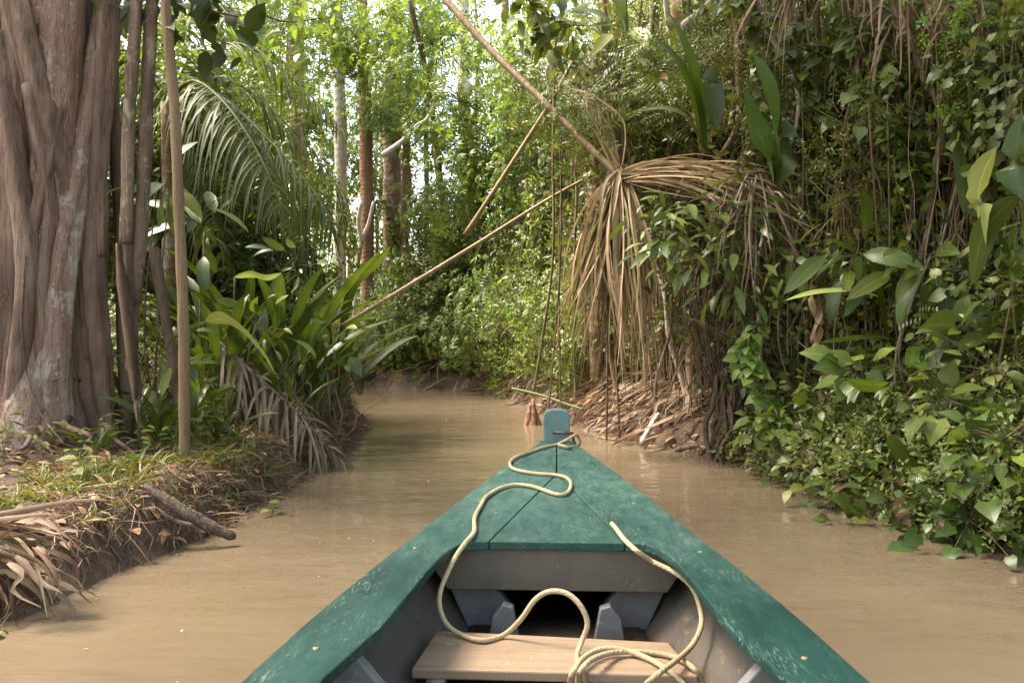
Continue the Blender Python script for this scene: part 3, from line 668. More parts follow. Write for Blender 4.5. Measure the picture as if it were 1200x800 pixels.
def root_fringe(mb, rng, W, Hh, D, n, r=(.002, .006)):
    for i in range(n):
        x, y = rng.uniform(-W / 2, W / 2), rng.normal(0, D / 2); z1 = Hh * rng.uniform(.5, 1); z0 = rng.uniform(-.05, .4) * Hh
        tube(mb, wob(rng, (x, y, z1), (x + rng.normal(0, .12), y + rng.normal(0, .1), z0), 8, .05), rng.uniform(*r), 4, cap=False)
# ---------------------------------------------------------------- LEFT BANK: near trees
rng = np.random.default_rng(21)
def gp(px, D, dz=0.0):
    """point on the ground in the column px of the photo, D metres away"""
    x = (px - 600) / 1000.0 * D; return np.array([x, D, gz(x, D) + dz])
def px2x(px, D): return (px - 600) / 1000.0 * D
# strangler tree with fused aerial roots
b0 = gp(56, 7.25)
t = thing('strangler_tree', 'massive old tree with fluted reddish grey roots fused around its trunk at the left edge', 'tree', b0)
n, m = 120, 110; z = np.linspace(-.3, 5.2, m); ang = np.linspace(0, 2 * np.pi, n, endpoint=False)
A, Zz = np.meshgrid(ang, z)
fl = 1 + .06 * np.abs(np.sin(A * 3.5 + .9 * Zz)) + .05 * np.abs(np.sin(A * 6 - Zz * 1.4)) + .03 * np.sin(A * 11 + Zz * 1.7) + .05 * np.sin(A * 2 + Zz * 1.3)
rz = np.interp(z, [-.3, 0, .35, 1.0, 2.2, 3.4, 5.2], [.52, .40, .33, .30, .30, .35, .43])
mb = MB(); tube(mb, np.stack([.05 * np.sin(z), 0 * z, z], -1), rz, n, flute=fl); mb.build('trunk', M['bark_big'], t)
ROOTS = [(-1.55, -.25, -.2, 4.9, .15, .17, 1), (-1.0, -2.0, 1.5, 5.0, .05, .16, 0), (-.62, -1.25, -.2, 3.4, .10, .05, 0), (-.30, -.42, -.2, 4.9, .10, .11, 0), (-2.05, -1.45, .9, 5.0, .06, .12, 0), (-2.35, -2.55, -.2, 5.0, .13, .12, 0),
  (-1.95, -1.1, -.2, 3.0, .10, .05, 1), (-.85, -.1, .3, 4.4, .05, .10, 0), (.05, .15, -.2, 4.8, .12, .11, 0), (-2.75, -2.1, -.2, 4.2, .12, .07, 0), (.6, .4, -.2, 4.6, .12, .1, 0), (1.6, 1.3, -.2, 4.6, .14, .12, 0), (2.6, 2.9, -.2, 4.6, .12, .12, 0), (-1.25, -.75, -.2, 1.6, .12, .04, 1), (-.75, -1.65, 2.2, 5.0, .05, .13, 1), (-1.8, -2.25, -.2, 1.9, .10, .04, 0), (-1.02, -1.95, 1.3, 4.3, .07, .10, 0), (-.95, -.30, 1.5, 4.2, .06, .11, 0), (-1.25, -1.6, 1.0, 4.6, .05, .09, 1), (-1.6, -2.4, .8, 4.0, .06, .10, 0), (-.7, -1.3, .6, 4.0, .06, .08, 0), (-.55, -1.0, 2.0, 4.6, .05, .08, 1)]
for i, (a0, a1, z0, z1, r0, r1, li) in enumerate(ROOTS):
    s_ = np.linspace(0, 1, 40); aa = a0 + (a1 - a0) * s_ ** 1.15 + .05 * np.sin(s_ * 8 + i); zz = z0 + (z1 - z0) * s_
    rr = np.interp(zz, z, rz) * 1.02 + .10 * np.exp(-np.clip(zz, 0, 9) * 3.2); q = np.stack([rr * np.cos(aa) + .05 * np.sin(zz), rr * np.sin(aa), zz], -1)
    ee = np.linspace(0, 2 * np.pi, 26, endpoint=False); ph = rng.uniform(0, 6)
    fl_ = 1 + .20 * np.abs(np.sin(ee[None] * 1.5 + ph + s_[:, None] * 1.5)) + .10 * np.sin(ee[None] * 4 + s_[:, None] * 5 + ph) + .05 * np.sin(ee[None] * 9 - s_[:, None] * 9) + .03 * rng.normal(0, 1, (40, 26))
    mb = MB(); tube(mb, q, np.linspace(r0, r1, 40) * .88 * (1 + .10 * np.sin(s_ * 11 + i)), 26, flute=fl_); mb.build('aerial_root', M['bark_lichen' if li else 'bark_root'], t)
for pts, r, li in [([(134, -40), (108, 110), (80, 240), (62, 345), (58, 420)], .075, 1), ([(14, -40), (40, 80), (76, 210), (98, 330), (104, 420)], .06, 0), ([(66, -40), (92, 70), (112, 190), (118, 300)], .055, 0), ([(-4, 40), (18, 190), (34, 320), (22, 440), (4, 520)], .075, 0), ([(128, 10), (116, 170), (108, 300), (118, 430), (128, 520)], .07, 0), ([(92, 190), (74, 320), (66, 440), (78, 530)], .085, 1), ([(100, -40), (78, 90), (52, 210), (30, 300)], .05, 0), ([(36, 100), (58, 240), (50, 360), (44, 520)], .05, 0)]:
    q = []
    for x_, y_ in pts:
        w_ = P(x_, y_, 6.95); w_[1] = 7.25 - math.sqrt(max(.43 ** 2 - (w_[0] - b0[0]) ** 2, .02)); q.append(P(x_, y_, w_[1]) - b0)
    q = smooth_path(q, 10); k = len(q); s_ = np.linspace(0, 1, k); ee = np.linspace(0, 2 * np.pi, 22, endpoint=False); ph = rng.uniform(0, 6)
    mb = MB(); tube(mb, q, r * (1 + .12 * np.sin(s_ * 9 + ph)) * np.interp(s_, [0, .85, 1], [1.2, 1, .7]), 22, flute=1 + .22 * np.abs(np.sin(ee[None] * 1.5 + ph + s_[:, None])) + .09 * np.sin(ee[None] * 5 + s_[:, None] * 6) + .04 * rng.normal(0, 1, (k, 22))); mb.build('aerial_root', M['bark_lichen' if li else 'bark_root'], t)
# thin bare vine over the trunk
mb = MB(); q = smooth_path([P(30, 300, 6.7), P(25, 380, 6.72), P(32, 440, 6.7), P(48, 485, 6.6), P(75, 520, 6.45)], 6); tube(mb, q, .008, 6)
tag(mb.build('liana', M['deadwood']), 'thin bare woody vine curving down the front of the massive left tree', 'vine')
# small roots and knobs at its foot
mb = MB()
for i in range(4):
    a = P(rng.uniform(5, 130), rng.uniform(470, 505), 6.85); b = gp(rng.uniform(-10, 170), rng.uniform(5.9, 6.5), .0); mb2 = wob(rng, a, b, 10, .08); tube(mb, mb2, np.linspace(.03, .01, 10), 7)
mb.build('surface_root', M['bark_root'], t).matrix_parent_inverse = __import__('mathutils').Matrix.Translation(-Vector(b0))

# standing split dead stem
b = gp(160, 6.6); t = thing('dead_tree', 'split grey dead trunk standing just right of the massive left tree', 'dead tree', (0, 0, 0))
for k, (x0, x1, x2, r, d) in enumerate([(160, 152, 146, .048, 0), (178, 172, 164, .052, .05)]):
    q = smooth_path([P(x0 + 4, -60, 6.6 + d), P(x0, 20, 6.6 + d), P(x1, 140, 6.6 + d), P(x2 + 4, 240, 6.6 + d), P(x2 + (2 if k == 0 else -6), 285 + 70 * k, 6.6 + d)], 6); nn_ = len(q)
    ee = np.linspace(0, 6.283, 12, endpoint=False); mb = MB(); tube(mb, q, r * np.linspace(.85, 1.05, nn_), 12, flute=1 + .22 * np.sign(np.sin(ee * 3))[None] * np.ones((nn_, 1)) * .6 + .05 * np.sin(np.arange(nn_))[:, None]); mb.build('trunk', M['deadwood'], t)
def splinter(path, w, th, mat, par, name='splinter', rr=rng):
    path = smooth_path(path, 5); k = len(path); mb = MB(); ee = np.linspace(0, 6.283, 9, endpoint=False)
    tube(mb, path, w * (1 + .12 * rr.normal(0, 1, k)) * np.interp(np.linspace(0, 1, k), [0, .15, .8, 1], [.35, .8, 1, .2]), 9, flute=(1 + .35 * rr.normal(0, 1, (1, 9))) * (1 + .1 * rr.normal(0, 1, (k, 9)))); return mb.build(name, mat, par)
splinter([P(137, 285, 6.5), P(142, 340, 6.5), P(150, 400, 6.5), P(158, 468, 6.5)], .030, .02, M['thatch'], t)
splinter([P(152, 250, 6.6), P(150, 310, 6.6), P(156, 400, 6.6), P(163, 505, 6.55)], .035, .02, M['deadwood'], t)
splinter([P(166, 330, 6.65), P(158, 380, 6.7), P(150, 440, 6.7)], .03, .02, M['thatch'], t)
# dark leaning stems
for (a, c, r, lab) in [([P(128, 20, 7.4), P(134, 140, 7.4), P(140, 240, 7.4), P(146, 420, 7.3), gp(150, 7.3, -.1)], 'bark_dark', .055, 'dark rough trunk wedged between the massive left tree and the split grey stem'),
                       ([P(180, 290, 7.2), P(195, 380, 7.2), P(208, 460, 7.1), gp(214, 7.0, -.1)], 'bark_dark', .045, 'short dark leaning stem behind the slim tan trunk on the left bank')]:
    q = smooth_path(a, 5); mb = MB(); tube(mb, q, r * (1 + .1 * np.sin(np.arange(len(q)))), 10); tag(mb.build('leaning_trunk', M[c]), lab, 'tree trunk')
# slim tan trunk
t = thing('slim_tree', 'slim straight tan trunk rising from the left bank, right of the split grey stem', 'tree', (0, 0, 0)); mb = MB()
q = smooth_path([P(194, -120, 6.3), P(194, 0, 6.3), P(204, 120, 6.28), P(210, 250, 6.25), P(215, 380, 6.22), P(216, 470, 6.2), gp(216, 6.2, -.15)], 6); tube(mb, q, np.linspace(.036, .042, len(q)) * (1 + .05 * np.sin(np.arange(len(q)) * 1.9)), 12); mb.build('trunk', M['bark_tan'], t)

# ---------------------------------------------------------------- green arching palm behind
t = thing('feather_palm', 'green feather palm arching its long drooping fronds over the left bank', 'palm', (0, 0, 0))
root = gp(180, 9.6, -.1); hub = P(196, 120, 9.3)
q = smooth_path([root, (root + hub) / 2 + [.1, 0, 0], hub], 6); mb = MB(); tube(mb, q, np.linspace(.10, .07, len(q)), 12); mb.build('trunk', M['bark_brown'], t)
for pts, nl, ll, dr in [([hub, P(250, 110, 8.9), P(310, 160, 8.7), P(360, 215, 8.6), P(392, 262, 8.5)], 46, .85, .95), ([hub, P(225, 95, 8.7), P(262, 120, 8.2), P(300, 175, 7.9), P(330, 240, 7.7)], 42, .8, 1.0),
        ([hub, P(240, 130, 9.7), P(300, 200, 10), P(350, 265, 10), P(378, 320, 10)], 44, .9, .9), ([hub, P(230, 60, 9.9), P(290, 55, 10.3), P(350, 100, 10.5), P(400, 150, 10.5)], 40, .7, .6), ([hub, P(150, 60, 9), P(90, 80, 8.8), P(40, 130, 8.6)], 40, .8, .8),
        ([hub, P(240, 170, 10.4), P(290, 250, 10.6), P(330, 340, 10.6)], 42, .85, 1.0), ([hub, P(220, 180, 10.2), P(245, 270, 10.3), P(262, 360, 10.2)], 40, .8, 1.0), ([hub, P(260, 90, 10.6), P(330, 140, 11), P(390, 210, 11.2), P(415, 280, 11.2)], 46, .9, .9), ([hub, P(200, 40, 9), P(215, 0, 8.6), P(240, -10, 8.2), P(270, 20, 7.8)], 36, .7, .8), ([hub, P(215, 150, 9.4), P(240, 220, 9.3), P(262, 300, 9.2)], 34, .7, .8)]:
    f, w = frond(pts, rng, nl, ll, .016, droop=dr, vee=.5, jitter=.2); fo = f.build('frond', M['palm'], t); w.build('rachis', M['greentwig'], fo)
# ---------------------------------------------------------------- long bladed plants along the left bank
GING = 'broad bladed plants on the left bank'
def drop(tree, px, D, rz=0, s=1.0, dz=-.03): 
    p = gp(px, D, dz); tree.location = p; tree.rotation_euler = (0, 0, rz); tree.scale = (s, s, s); return tree
gl = [(262, 8.4, 2.0, 16, 'tall clump of upright green blades below the feather palm frond'), (318, 8.6, 2.3, 18, 'tallest clump of glossy sword shaped leaves on the left bank'), (352, 9.0, 2.0, 16, 'arching clump of sword leaves nearest the tip of the left bank'),
      (290, 9.4, 2.0, 14, 'clump of sword leaves at the back behind the tallest blades'), (238, 8.8, 1.9, 14, 'shaded clump of blades just right of the slim tan trunk'), (385, 9.8, 1.6, 14, 'low clump of sword leaves on the point of the left bank'), (335, 8.1, 1.0, 12, 'short clump of blades beside the fallen dead frond'), (372, 9.0, 1.1, 13, 'spreading pale green blades over the water at the left bank')]
for i, (px, D, L, n_, lab) in enumerate(gl):
    t = blade_plant('ginger_plant', lab, 'plant', rng, n_, L, 'blade', 'blade', .78, .26, .55, GING, petiole=.35); drop(t, px, D, rng.uniform(0, 6))
t = thing('banana_leaf_plant', 'young plant with one long pale speckled leaf bending down over the left bank', 'plant', (0, 0, 0))
def big_leaf(pts, w, mat, par, name='leaf', prof=None, twist=0):
    q = smooth_path(pts, 5); k = len(q); tg = nrm(np.gradient(q, axis=0)); side = nrm(np.cross(tg, [0, 0, 1.0])); nn = np.cross(side, tg)
    side = side * math.cos(twist) + nn * math.sin(twist); nn = np.cross(side, tg)
    h = (w * np.interp(np.linspace(0, 1, k), *(prof or ([0, .1, .3, .65, .88, 1], [.2, .65, 1, .9, .5, .02]))))[:, None]
    V = np.stack([q - side * h + nn * h * .25, q, q + side * h + nn * h * .25], 1).reshape(-1, 3); U = np.zeros((k, 3, 2)); U[:, 1, 0] = .5; U[:, 2, 0] = 1; U[..., 1] = np.linspace(0, 1, k)[:, None]
    i = np.arange(k - 1)[:, None] * 3; mb = MB(); mb.add(V, Q=np.concatenate([np.hstack([i, i + 1, i + 4, i + 3]), np.hstack([i + 1, i + 2, i + 5, i + 4])]), U=U.reshape(-1, 2)); return mb.build(name, M[mat], par)
big_leaf([P(242, 377, 6.6), P(262, 375, 6.5), P(285, 390, 6.35), P(305, 412, 6.25), P(322, 437, 6.2)], .085, 'blade_pale', t, twist=.75)
mb = MB(); tube(mb, smooth_path([gp(205, 6.9), P(212, 430, 6.85), P(225, 388, 6.75), P(242, 377, 6.6)], 5), .008, 6); mb.build('petiole', M['greentwig'], t)
big_leaf([P(240, 380, 6.7), P(222, 385, 6.8), P(205, 398, 6.9), P(192, 412, 6.95)], .07, 'blade', t, twist=.5)
t = thing('torn_leaf_plant', 'stem bearing one torn yellow and cream leaf among the sword leaves', 'plant', (0, 0, 0))
big_leaf([P(275, 325, 8.0), P(295, 322, 7.9), P(312, 326, 7.8), P(330, 320, 7.75)], .04, 'blade_pale', t, twist=.9); mb = MB(); tube(mb, smooth_path([gp(280, 8.2), P(274, 400, 8.1), P(275, 325, 8.0)], 5), .008, 6); mb.build('stem', M['greentwig'], t)
for i, (pts, w, lab) in enumerate([([P(395, 430, 10.5), P(410, 345, 10), P(440, 310, 9.7), P(458, 288, 9.5)], .055, 'long bluish green leaf leaning right over the water at the left point'), ([P(360, 460, 9.5), P(385, 370, 9.2), P(412, 330, 9.0), P(448, 292, 8.9)], .05, 'glossy leaf arching over the creek from the left point'),
        ([P(380, 500, 9.3), P(377, 440, 9.3), P(375, 400, 9.25), P(372, 380, 9.2)], .06, 'upright dark leaf standing at the waterline of the left point'), ([P(395, 480, 9.8), P(400, 400, 9.5), P(420, 375, 9.3), P(450, 372, 9.1)], .045, 'flat pale leaf reaching right, low over the left point')]):
    tag(big_leaf(pts, w, 'blade', None, 'arching_leaf', twist=.6), lab, 'leaf')
# curled dead leaves at the tip of the point
for i, (x, y, d, mt, lab) in enumerate([(412, 425, 10.0, 'deadleaf', 'curled reddish brown dead leaf hanging on the tip of the left bank'), (425, 437, 10.0, 'bark_dark', 'curled blackish dead leaf beside the reddish one on the left tip')]):
    f = MB(); q = smooth_path([P(x - 10, y - 6, d), P(x + 2, y + 5, d - .05), P(x + 8, y + 22, d), P(x + 10, y + 38, d)] if i == 0 else [P(x - 6, y + 10, d), P(x + 4, y + 8, d), P(x + 16, y - 4, d)], 6); k = len(q)
    ee = np.linspace(0, 1, 7); h = .07 * np.sin(np.linspace(.25, 2.9, k)); V = np.stack([q + np.stack([np.cos(e * 4) * h, np.sin(e * 4) * h, .3 * h * np.sin(e * 9)], -1) for e in ee], 1).reshape(-1, 3)
    a_, b_ = np.meshgrid(np.arange(6), np.arange(k - 1)); a_ = (b_ * 7 + a_).ravel(); f.add(V, Q=np.stack([a_, a_ + 1, a_ + 8, a_ + 7], -1)); tag(f.build('dead_leaf', M[mt]), lab, 'dead leaf')
# fallen dead frond sliding into the creek
t = thing('dead_palm_frond', 'large fallen brown palm frond sloping from the left bank into the creek', 'dead palm frond', (0, 0, 0))
f, w = frond([P(255, 400, 8.0), P(300, 440, 7.9), P(345, 480, 7.85), P(378, 516, 7.85), P(400, 541, 7.85)], rng, 34, .62, .016, droop=.8, vee=.6, s0=.04, jitter=.42); fo = f.build('leaflets', M['greydry'], t); w.build('rachis', M['deadwood'], t)
t = thing('dead_palm_frond', 'shredded tan palm frond lying under the larger fallen one', 'dead palm frond', (0, 0, 0))
f, w = frond([P(272, 410, 8.7), P(310, 430, 8.6), P(350, 470, 8.5), P(385, 525, 8.3)], rng, 26, .55, .013, droop=.85, vee=.6, s0=.04, jitter=.35); f.build('leaflets', M['straw'], t); w.build('rachis', M['straw'], t)
# heap of dry leaf bases at lower left
t = thing('dead_palm_frond', 'grey dry palm frond heaped at the lower left waterline', 'dead palm frond', (0, 0, 0)); f = MB()
n_ = 42; st = np.array([P(rng.uniform(-90, 10), rng.uniform(608, 655), rng.uniform(3.85, 4.15)) for _ in range(n_)]) + np.array([0, 0, .04]); d = np.stack([rng.uniform(.6, 1, n_), rng.normal(-.15, .25, n_), rng.normal(.02, .12, n_)], -1)
strips(f, rng, st, d, rng.uniform(.3, .62, n_), .014, rng.uniform(.05, .4, n_), wig=.03); f.build('leaflets', M['thatch'], t); mb = MB(); tube(mb, smooth_path([P(-80, 600, 4.2), P(0, 615, 4.1), P(60, 632, 4.05)], 5), np.linspace(.02, .01, 11), 7); mb.build('rachis', M['deadwood'], t)
t = thing('dead_palm_frond', 'second grey frond fragment drooping into the water at the left frame edge', 'dead palm frond', (0, 0, 0)); f = MB()
st = np.array([P(rng.uniform(-60, 50), rng.uniform(640, 675), rng.uniform(3.7, 3.95)) for _ in range(40)]); d = np.stack([rng.uniform(.3, 1, 40), rng.normal(-.1, .3, 40), rng.normal(-.2, .15, 40)], -1)
strips(f, rng, st, d, rng.uniform(.2, .42, 40), .016, rng.uniform(.2, .8, 40), wig=.03); f.build('leaflets', M['thatch'], t)
# broken stick at the waterline
t = thing('fallen_branch', 'weathered broken branch jutting from the left bank to the water', 'branch', (0, 0, 0)); q = smooth_path([P(168, 568, 5.0), P(205, 592, 5.02), P(240, 613, 5.05), P(276, 630, 5.1)], 8); k = len(q)
ee = np.linspace(0, 6.283, 12, endpoint=False); mb = MB(); tube(mb, q, .030 * np.interp(np.linspace(0, 1, k), [0, .15, .5, .95, 1], [.35, .8, 1.1, .9, .35]), 12, flute=1 + .18 * rng.normal(0, 1, (k, 12)) * .5 + .15 * np.sin(ee * 2)[None]); mb.build('wood', M['deadwood'], t)
mb = MB(); tube(mb, wob(rng, P(188, 600, 5.0), P(242, 621, 5.1), 8, .02), .012, 6); mb.build('twig', M['greydry'], t)
# ---------------------------------------------------------------- grass, litter, seedlings on the left bank
def edge_pts(pl, rng, n, y0, y1, off0, off1, side):
    out = []
    while len(out) < n:
        y = rng.uniform(y0, y1); x = np.interp(y, pl[:, 1], pl[:, 0]) + side * rng.uniform(off0, off1); out.append((x, y))
    return np.array(out)
def tufts(mb, rng, XY, per, L, w, sp=.5):
    n = len(XY) * per; c = np.repeat(XY, per, 0); st = np.zeros((n, 3)); st[:, :2] = c + rng.normal(0, .035, (n, 2)); st[:, 2] = ground(st[:, 0], st[:, 1]) - .01
    a = rng.uniform(0, 6.28, n); d = np.stack([np.cos(a) * sp, np.sin(a) * sp, rng.uniform(.5, 1.1, n)], -1)
    strips(mb, rng, st, d, L * rng.uniform(.5, 1.2, n), w, rng.uniform(.3, .8, n), k=5, wig=.01)
LBs = LB[1:11]; mb = MB()
tufts(mb, rng, edge_pts(LBs, rng, 110, 3.2, 6.8, .10, 1.6, -1), 10, .22, .0042, .7)
tufts(mb, rng, edge_pts(LBs, rng, 70, 3.4, 7.4, .12, .9, -1), 14, .34, .0045, .8)
tufts(mb, rng, np.array([[px2x(x, D), D] for x, D in [(235, 6.2), (260, 6.3), (250, 6.4), (120, 5.2), (150, 5.5), (160, 5.3), (175, 5.6), (20, 4.7), (60, 5.0), (45, 5.2), (200, 6.0), (220, 6.1), (280, 6.7), (100, 5.4)] for _ in range(4)]) + rng.normal(0, .06, (56, 2)), 16, .34, .006, .6)
tufts(mb, rng, edge_pts(LBs, rng, 130, 6.6, 11.4, .1, 1.4, -1), 9, .3, .006)
tag(mb.build('grass', M['grass']), 'tufts of thin green and straw coloured grass on the left bank', 'grass', kind='stuff')
mb = MB(); E = edge_pts(LBs, rng, 5200, 3.0, 11.5, .03, 2.6, -1); st = np.column_stack([E, ground(E[:, 0], E[:, 1]) + .012]); a = rng.uniform(0, 6.28, len(st)); d = np.stack([np.cos(a), np.sin(a), rng.normal(0, .25, len(st))], -1)
h_ = len(st) // 2; tpl_many(mb, rng, 'ovate', st[:h_], d[:h_], rng.uniform(.04, .13, h_), tilt=.4); strips(mb, rng, st[h_:], d[h_:], rng.uniform(.08, .35, len(st) - h_), .005, .05, k=4, wig=.02)
E = edge_pts(RB[3:12], rng, 3200, 4.5, 17, .05, 2.6, 1); st = np.column_stack([E, ground(E[:, 0], E[:, 1]) + .015]); a = rng.uniform(0, 6.28, len(st)); d = np.stack([np.cos(a), np.sin(a), rng.normal(0, .25, len(st))], -1)
tpl_many(mb, rng, 'ovate', st[:h_], d[:h_], rng.uniform(.06, .18, h_), tilt=.4); strips(mb, rng, st[h_:], d[h_:], rng.uniform(.1, .5, len(st) - h_), .008, .05, k=4, wig=.03)
tag(mb.build('leaf_litter', M['deadleaf']), 'brown fallen leaves, roots and twigs littering the banks', 'leaf litter', kind='stuff')
mb = MB(); tufts(mb, rng, edge_pts(LBs, rng, 300, 3.2, 11.5, .02, .6, -1), 12, .30, .0035, 1.3); tufts(mb, rng, edge_pts(RB[3:12], rng, 160, 7.5, 17, .02, .6, 1), 12, .45, .006, 1.3)
tag(mb.build('dry_grass', M['thatch']), 'dry brown grass and root fibre draped over the cut banks', 'dry grass', kind='stuff')
# mud-hung rootlets on the cut banks
mb = MB()
for pl, side, y0, y1, n_ in ((LBs, -1, 3.2, 11.5, 1100), (RB[3:12], 1, 6, 17, 1000)):
    for k in range(n_):
        y = rng.uniform(y0, y1); x = np.interp(y, pl[:, 1], pl[:, 0]) + side * rng.uniform(.02, .35); z0 = gz(x, y); 
        tube(mb, wob(rng, (x, y, z0 + .04), (x - side * rng.uniform(.02, .15), y + rng.normal(0, .15), max(z0 - rng.uniform(.05, .3), -.02)), 5, .04), rng.uniform(.0015, .005), 3, cap=False)
tag(mb.build('rootlets', M['string']), 'fine brown roots hanging from the cut mud banks', 'roots', kind='stuff')
def seedling(lab, px, py, D, n_, size, mat, key='ovate', h=.2, name='seedling'):
    p = P(px, py, D); p[2] = gz(p[0], p[1]) if gz(p[0], p[1]) > 0 else -.03
    t = thing(name, lab, 'plant', p); f = MB(); w = MB()
    for k in range(3):
        top = np.array([rng.normal(0, .05), rng.normal(0, .05), h * rng.uniform(.7, 1.1)]); q = wob(rng, (0, 0, 0), top, 6, .015); tube(w, q, .003, 4, cap=False)
        m_ = max(2, n_ // 3); a = rng.uniform(0, 6.28, m_); d = np.stack([np.cos(a), np.sin(a), rng.uniform(0, .3, m_)], -1); tpl_many(f, rng, key, along(q[3:], m_) + d * .02, d, size * rng.uniform(.7, 1.2, m_), tilt=.2)
    f.build('leaves', M[mat], t); w.build('stem', M['greentwig'], t); return t
seedling('bright seedling with round leaves on the muddy left bank above the water', 92, 600, 5.1, 9, .13, 'leaf_bright', h=.22)
seedling('small seedling with pale leaves at the foot of the massive left tree', 98, 500, 6.4, 9, .09, 'leaf_bright', h=.2)
seedling('seedling with dark leaves between the grey stem and the slim trunk', 170, 500, 6.4, 9, .1, 'leaf_mid', h=.25)
seedling('leafy seedling right of the slim tan trunk base', 232, 500, 6.6, 12, .12, 'leaf_mid', h=.25)
seedling('low seedling with star of leaves above the cut bank by the fallen frond', 285, 525, 6.9, 12, .12, 'leaf_mid', h=.14)
seedling('shoot growing out of the water off the left bank', 318, 606, 5.95, 6, .10, 'leaf_mid', h=.14)
seedling('leafy sprout at the left frame edge behind the grass', 4, 500, 6.0, 14, .11, 'leaf_mid', h=.3)
seedling('shoot dipping into the water at the bottom left corner', 2, 745, 3.62, 5, .10, 'leaf_mid', h=.05)
for lab, px, D, L, n_, mt in [('low strappy plant at the foot of the massive left tree', 110, 6.55, .5, 9, 'blade'), ('leafy strap plant between the split grey stem and slim trunk', 185, 6.9, .8, 11, 'blade'), ('dark strappy plant just behind the slim tan trunk', 228, 7.4, .9, 12, 'blade'), ('young strap plant below the long pale speckled leaf', 255, 6.9, .6, 9, 'blade'), ('strap plant behind the split grey stem', 150, 7.6, 1.1, 12, 'blade'), ('short strap plant growing on the lip of the left bank', 160, 5.75, .32, 7, 'blade')]:
    t_ = blade_plant('strap_plant', lab, 'plant', rng, n_, L, 'blade', mt, 1.25, .4, .8, 'strap plants on the left bank', petiole=.15); drop(t_, px, D, rng.uniform(0, 6))
seedling('spreading fern like sprout left of the split grey stem', 128, 500, 6.5, 16, .12, 'leaf_mid', 'lance', h=.35)
seedling('broad leaved sprout right of the slim trunk, under the blades', 246, 500, 6.8, 15, .15, 'leaf_mid', h=.4)
seedling('dark leafed sprout against the slim trunk base', 205, 500, 6.4, 14, .12, 'leaf_dark', h=.3)
seedling('narrow leaved sprout in front of the massive tree roots', 50, 500, 6.3, 12, .13, 'leaf_mid', 'lance', h=.25)
mb = MB(); tpl_many(mb, rng, 'ovate', np.array([P(98, 672, 4.5)]), np.array([[.7, -.2, -.75]]), np.array([.13]), up=(0, -1, .6), tilt=0); tag(mb.build('green_leaf', M['leaf_bright']), 'single bright green leaf hanging at the lower left waterline', 'leaf')
# ---------------------------------------------------------------- trees round the bend
rng = np.random.default_rng(77)
def trunk_tree(name, lab, pts, r, mat, group=None, cat='tree', amp=.06, sides=12, n=6):
    t = thing(name, lab, cat, (0, 0, 0), group=group); q = smooth_path(pts, n); k = len(q)
    mb = MB(); tube(mb, q, np.linspace(r[0], r[1], k) * (1 + amp * np.sin(np.arange(k) * 1.7)), sides); mb.build('trunk', M[mat], t); return t, q
def foot(px, D): return gp(px, D, -.2)
def addcrown(t, kind, mat, pts, size=.32, r=(1.0, .8, .5), ncl=10, per=9, spread=.22, base=None, upb=.35, name='foliage'):
    f = MB(); w = MB()
    for p in pts: crown(f, rng, kind, p, r, ncl, per, size, spread, w, np.asarray(base if base is not None else p, float), upb)
    f.build(name, M[mat], t); w.build('branch', M['twig'], t)
t, q = trunk_tree('forest_tree', 'tall slender pale grey trunk at the bend, the palest one left of centre', [foot(398, 20.5), P(398, 300, 20.5), P(399, 150, 20.5), P(393, 0, 20.5), P(388, -160, 20.8)], (.16, .14), 'bark_pale')
addcrown(t, 'palmate', 'leaf_bright', [P(330, -30, 19.5), P(450, -60, 19.5)], base=P(392, 10, 20.4), r=(1.4, 1, .6), ncl=14)
t, q = trunk_tree('forest_tree', 'brown ringed trunk wound with leafy vines, standing between the pale trunk and the fallen pole', [foot(463, 20.8), P(460, 300, 20.8), P(460, 150, 20.8), P(462, 0, 20.8), P(464, -160, 21)], (.25, .19), 'bark_brown')
addcrown(t, 'palmate', 'leaf_bright', [P(470, 60, 19.5), P(440, 130, 19.8), P(500, 20, 19.7)], base=P(462, 60, 20.8), r=(1.2, 1, .6), ncl=10)
t, q = trunk_tree('forest_tree', 'reddish brown trunk rising behind the left point beside the white leaning branch', [foot(431, 20), P(431, 380, 20), P(430, 260, 20), P(428, 140, 20.2), P(424, 0, 20.5), P(424, -100, 20.5)], (.18, .13), 'bark_red')
t, q = trunk_tree('forest_tree', 'thin brown trunk just right of the vine wound one', [foot(478, 20.3), P(476, 340, 20.3), P(474, 250, 20.3), P(478, 120, 20.3), P(486, -60, 20.3)], (.11, .08), 'bark_red')
t, q = trunk_tree('forest_tree', 'dark ringed palm trunk seen above the drooping green palm frond', [foot(352, 22), P(350, 220, 22), P(348, 120, 22), P(347, 0, 22), P(346, -150, 22)], (.21, .20), 'bark_brown')
t, q = trunk_tree('forest_tree', 'whitish trunk behind bright leaves above the palm frond', [foot(305, 22), P(306, 200, 22), P(306, 80, 22), P(304, -120, 22)], (.14, .12), 'bark_pale')
t, q = trunk_tree('forest_tree', 'bleached white trunk high up behind the leaning pole', [foot(548, 27), P(545, 200, 27), P(543, 60, 27), P(542, -160, 27)], (.21, .19), 'bark_white')
t = thing('dead_branch', 'forked bleached white branch reaching up behind the vine wound trunk', 'branch', (0, 0, 0))
mb = MB(); tube(mb, smooth_path([P(448, 182, 16.5), P(472, 165, 16.5), P(488, 148, 16.5), P(500, 140, 16.4), P(508, 124, 16.4)], 5), np.linspace(.055, .03, 21), 9); tube(mb, smooth_path([P(500, 140, 16.4), P(512, 146, 16.3), P(524, 152, 16.3)], 4), .018, 6); mb.build('limb', M['bark_white'], t)
t = thing('dead_branch', 'bleached white forked branch leaning against the reddish trunk', 'branch', (0, 0, 0))
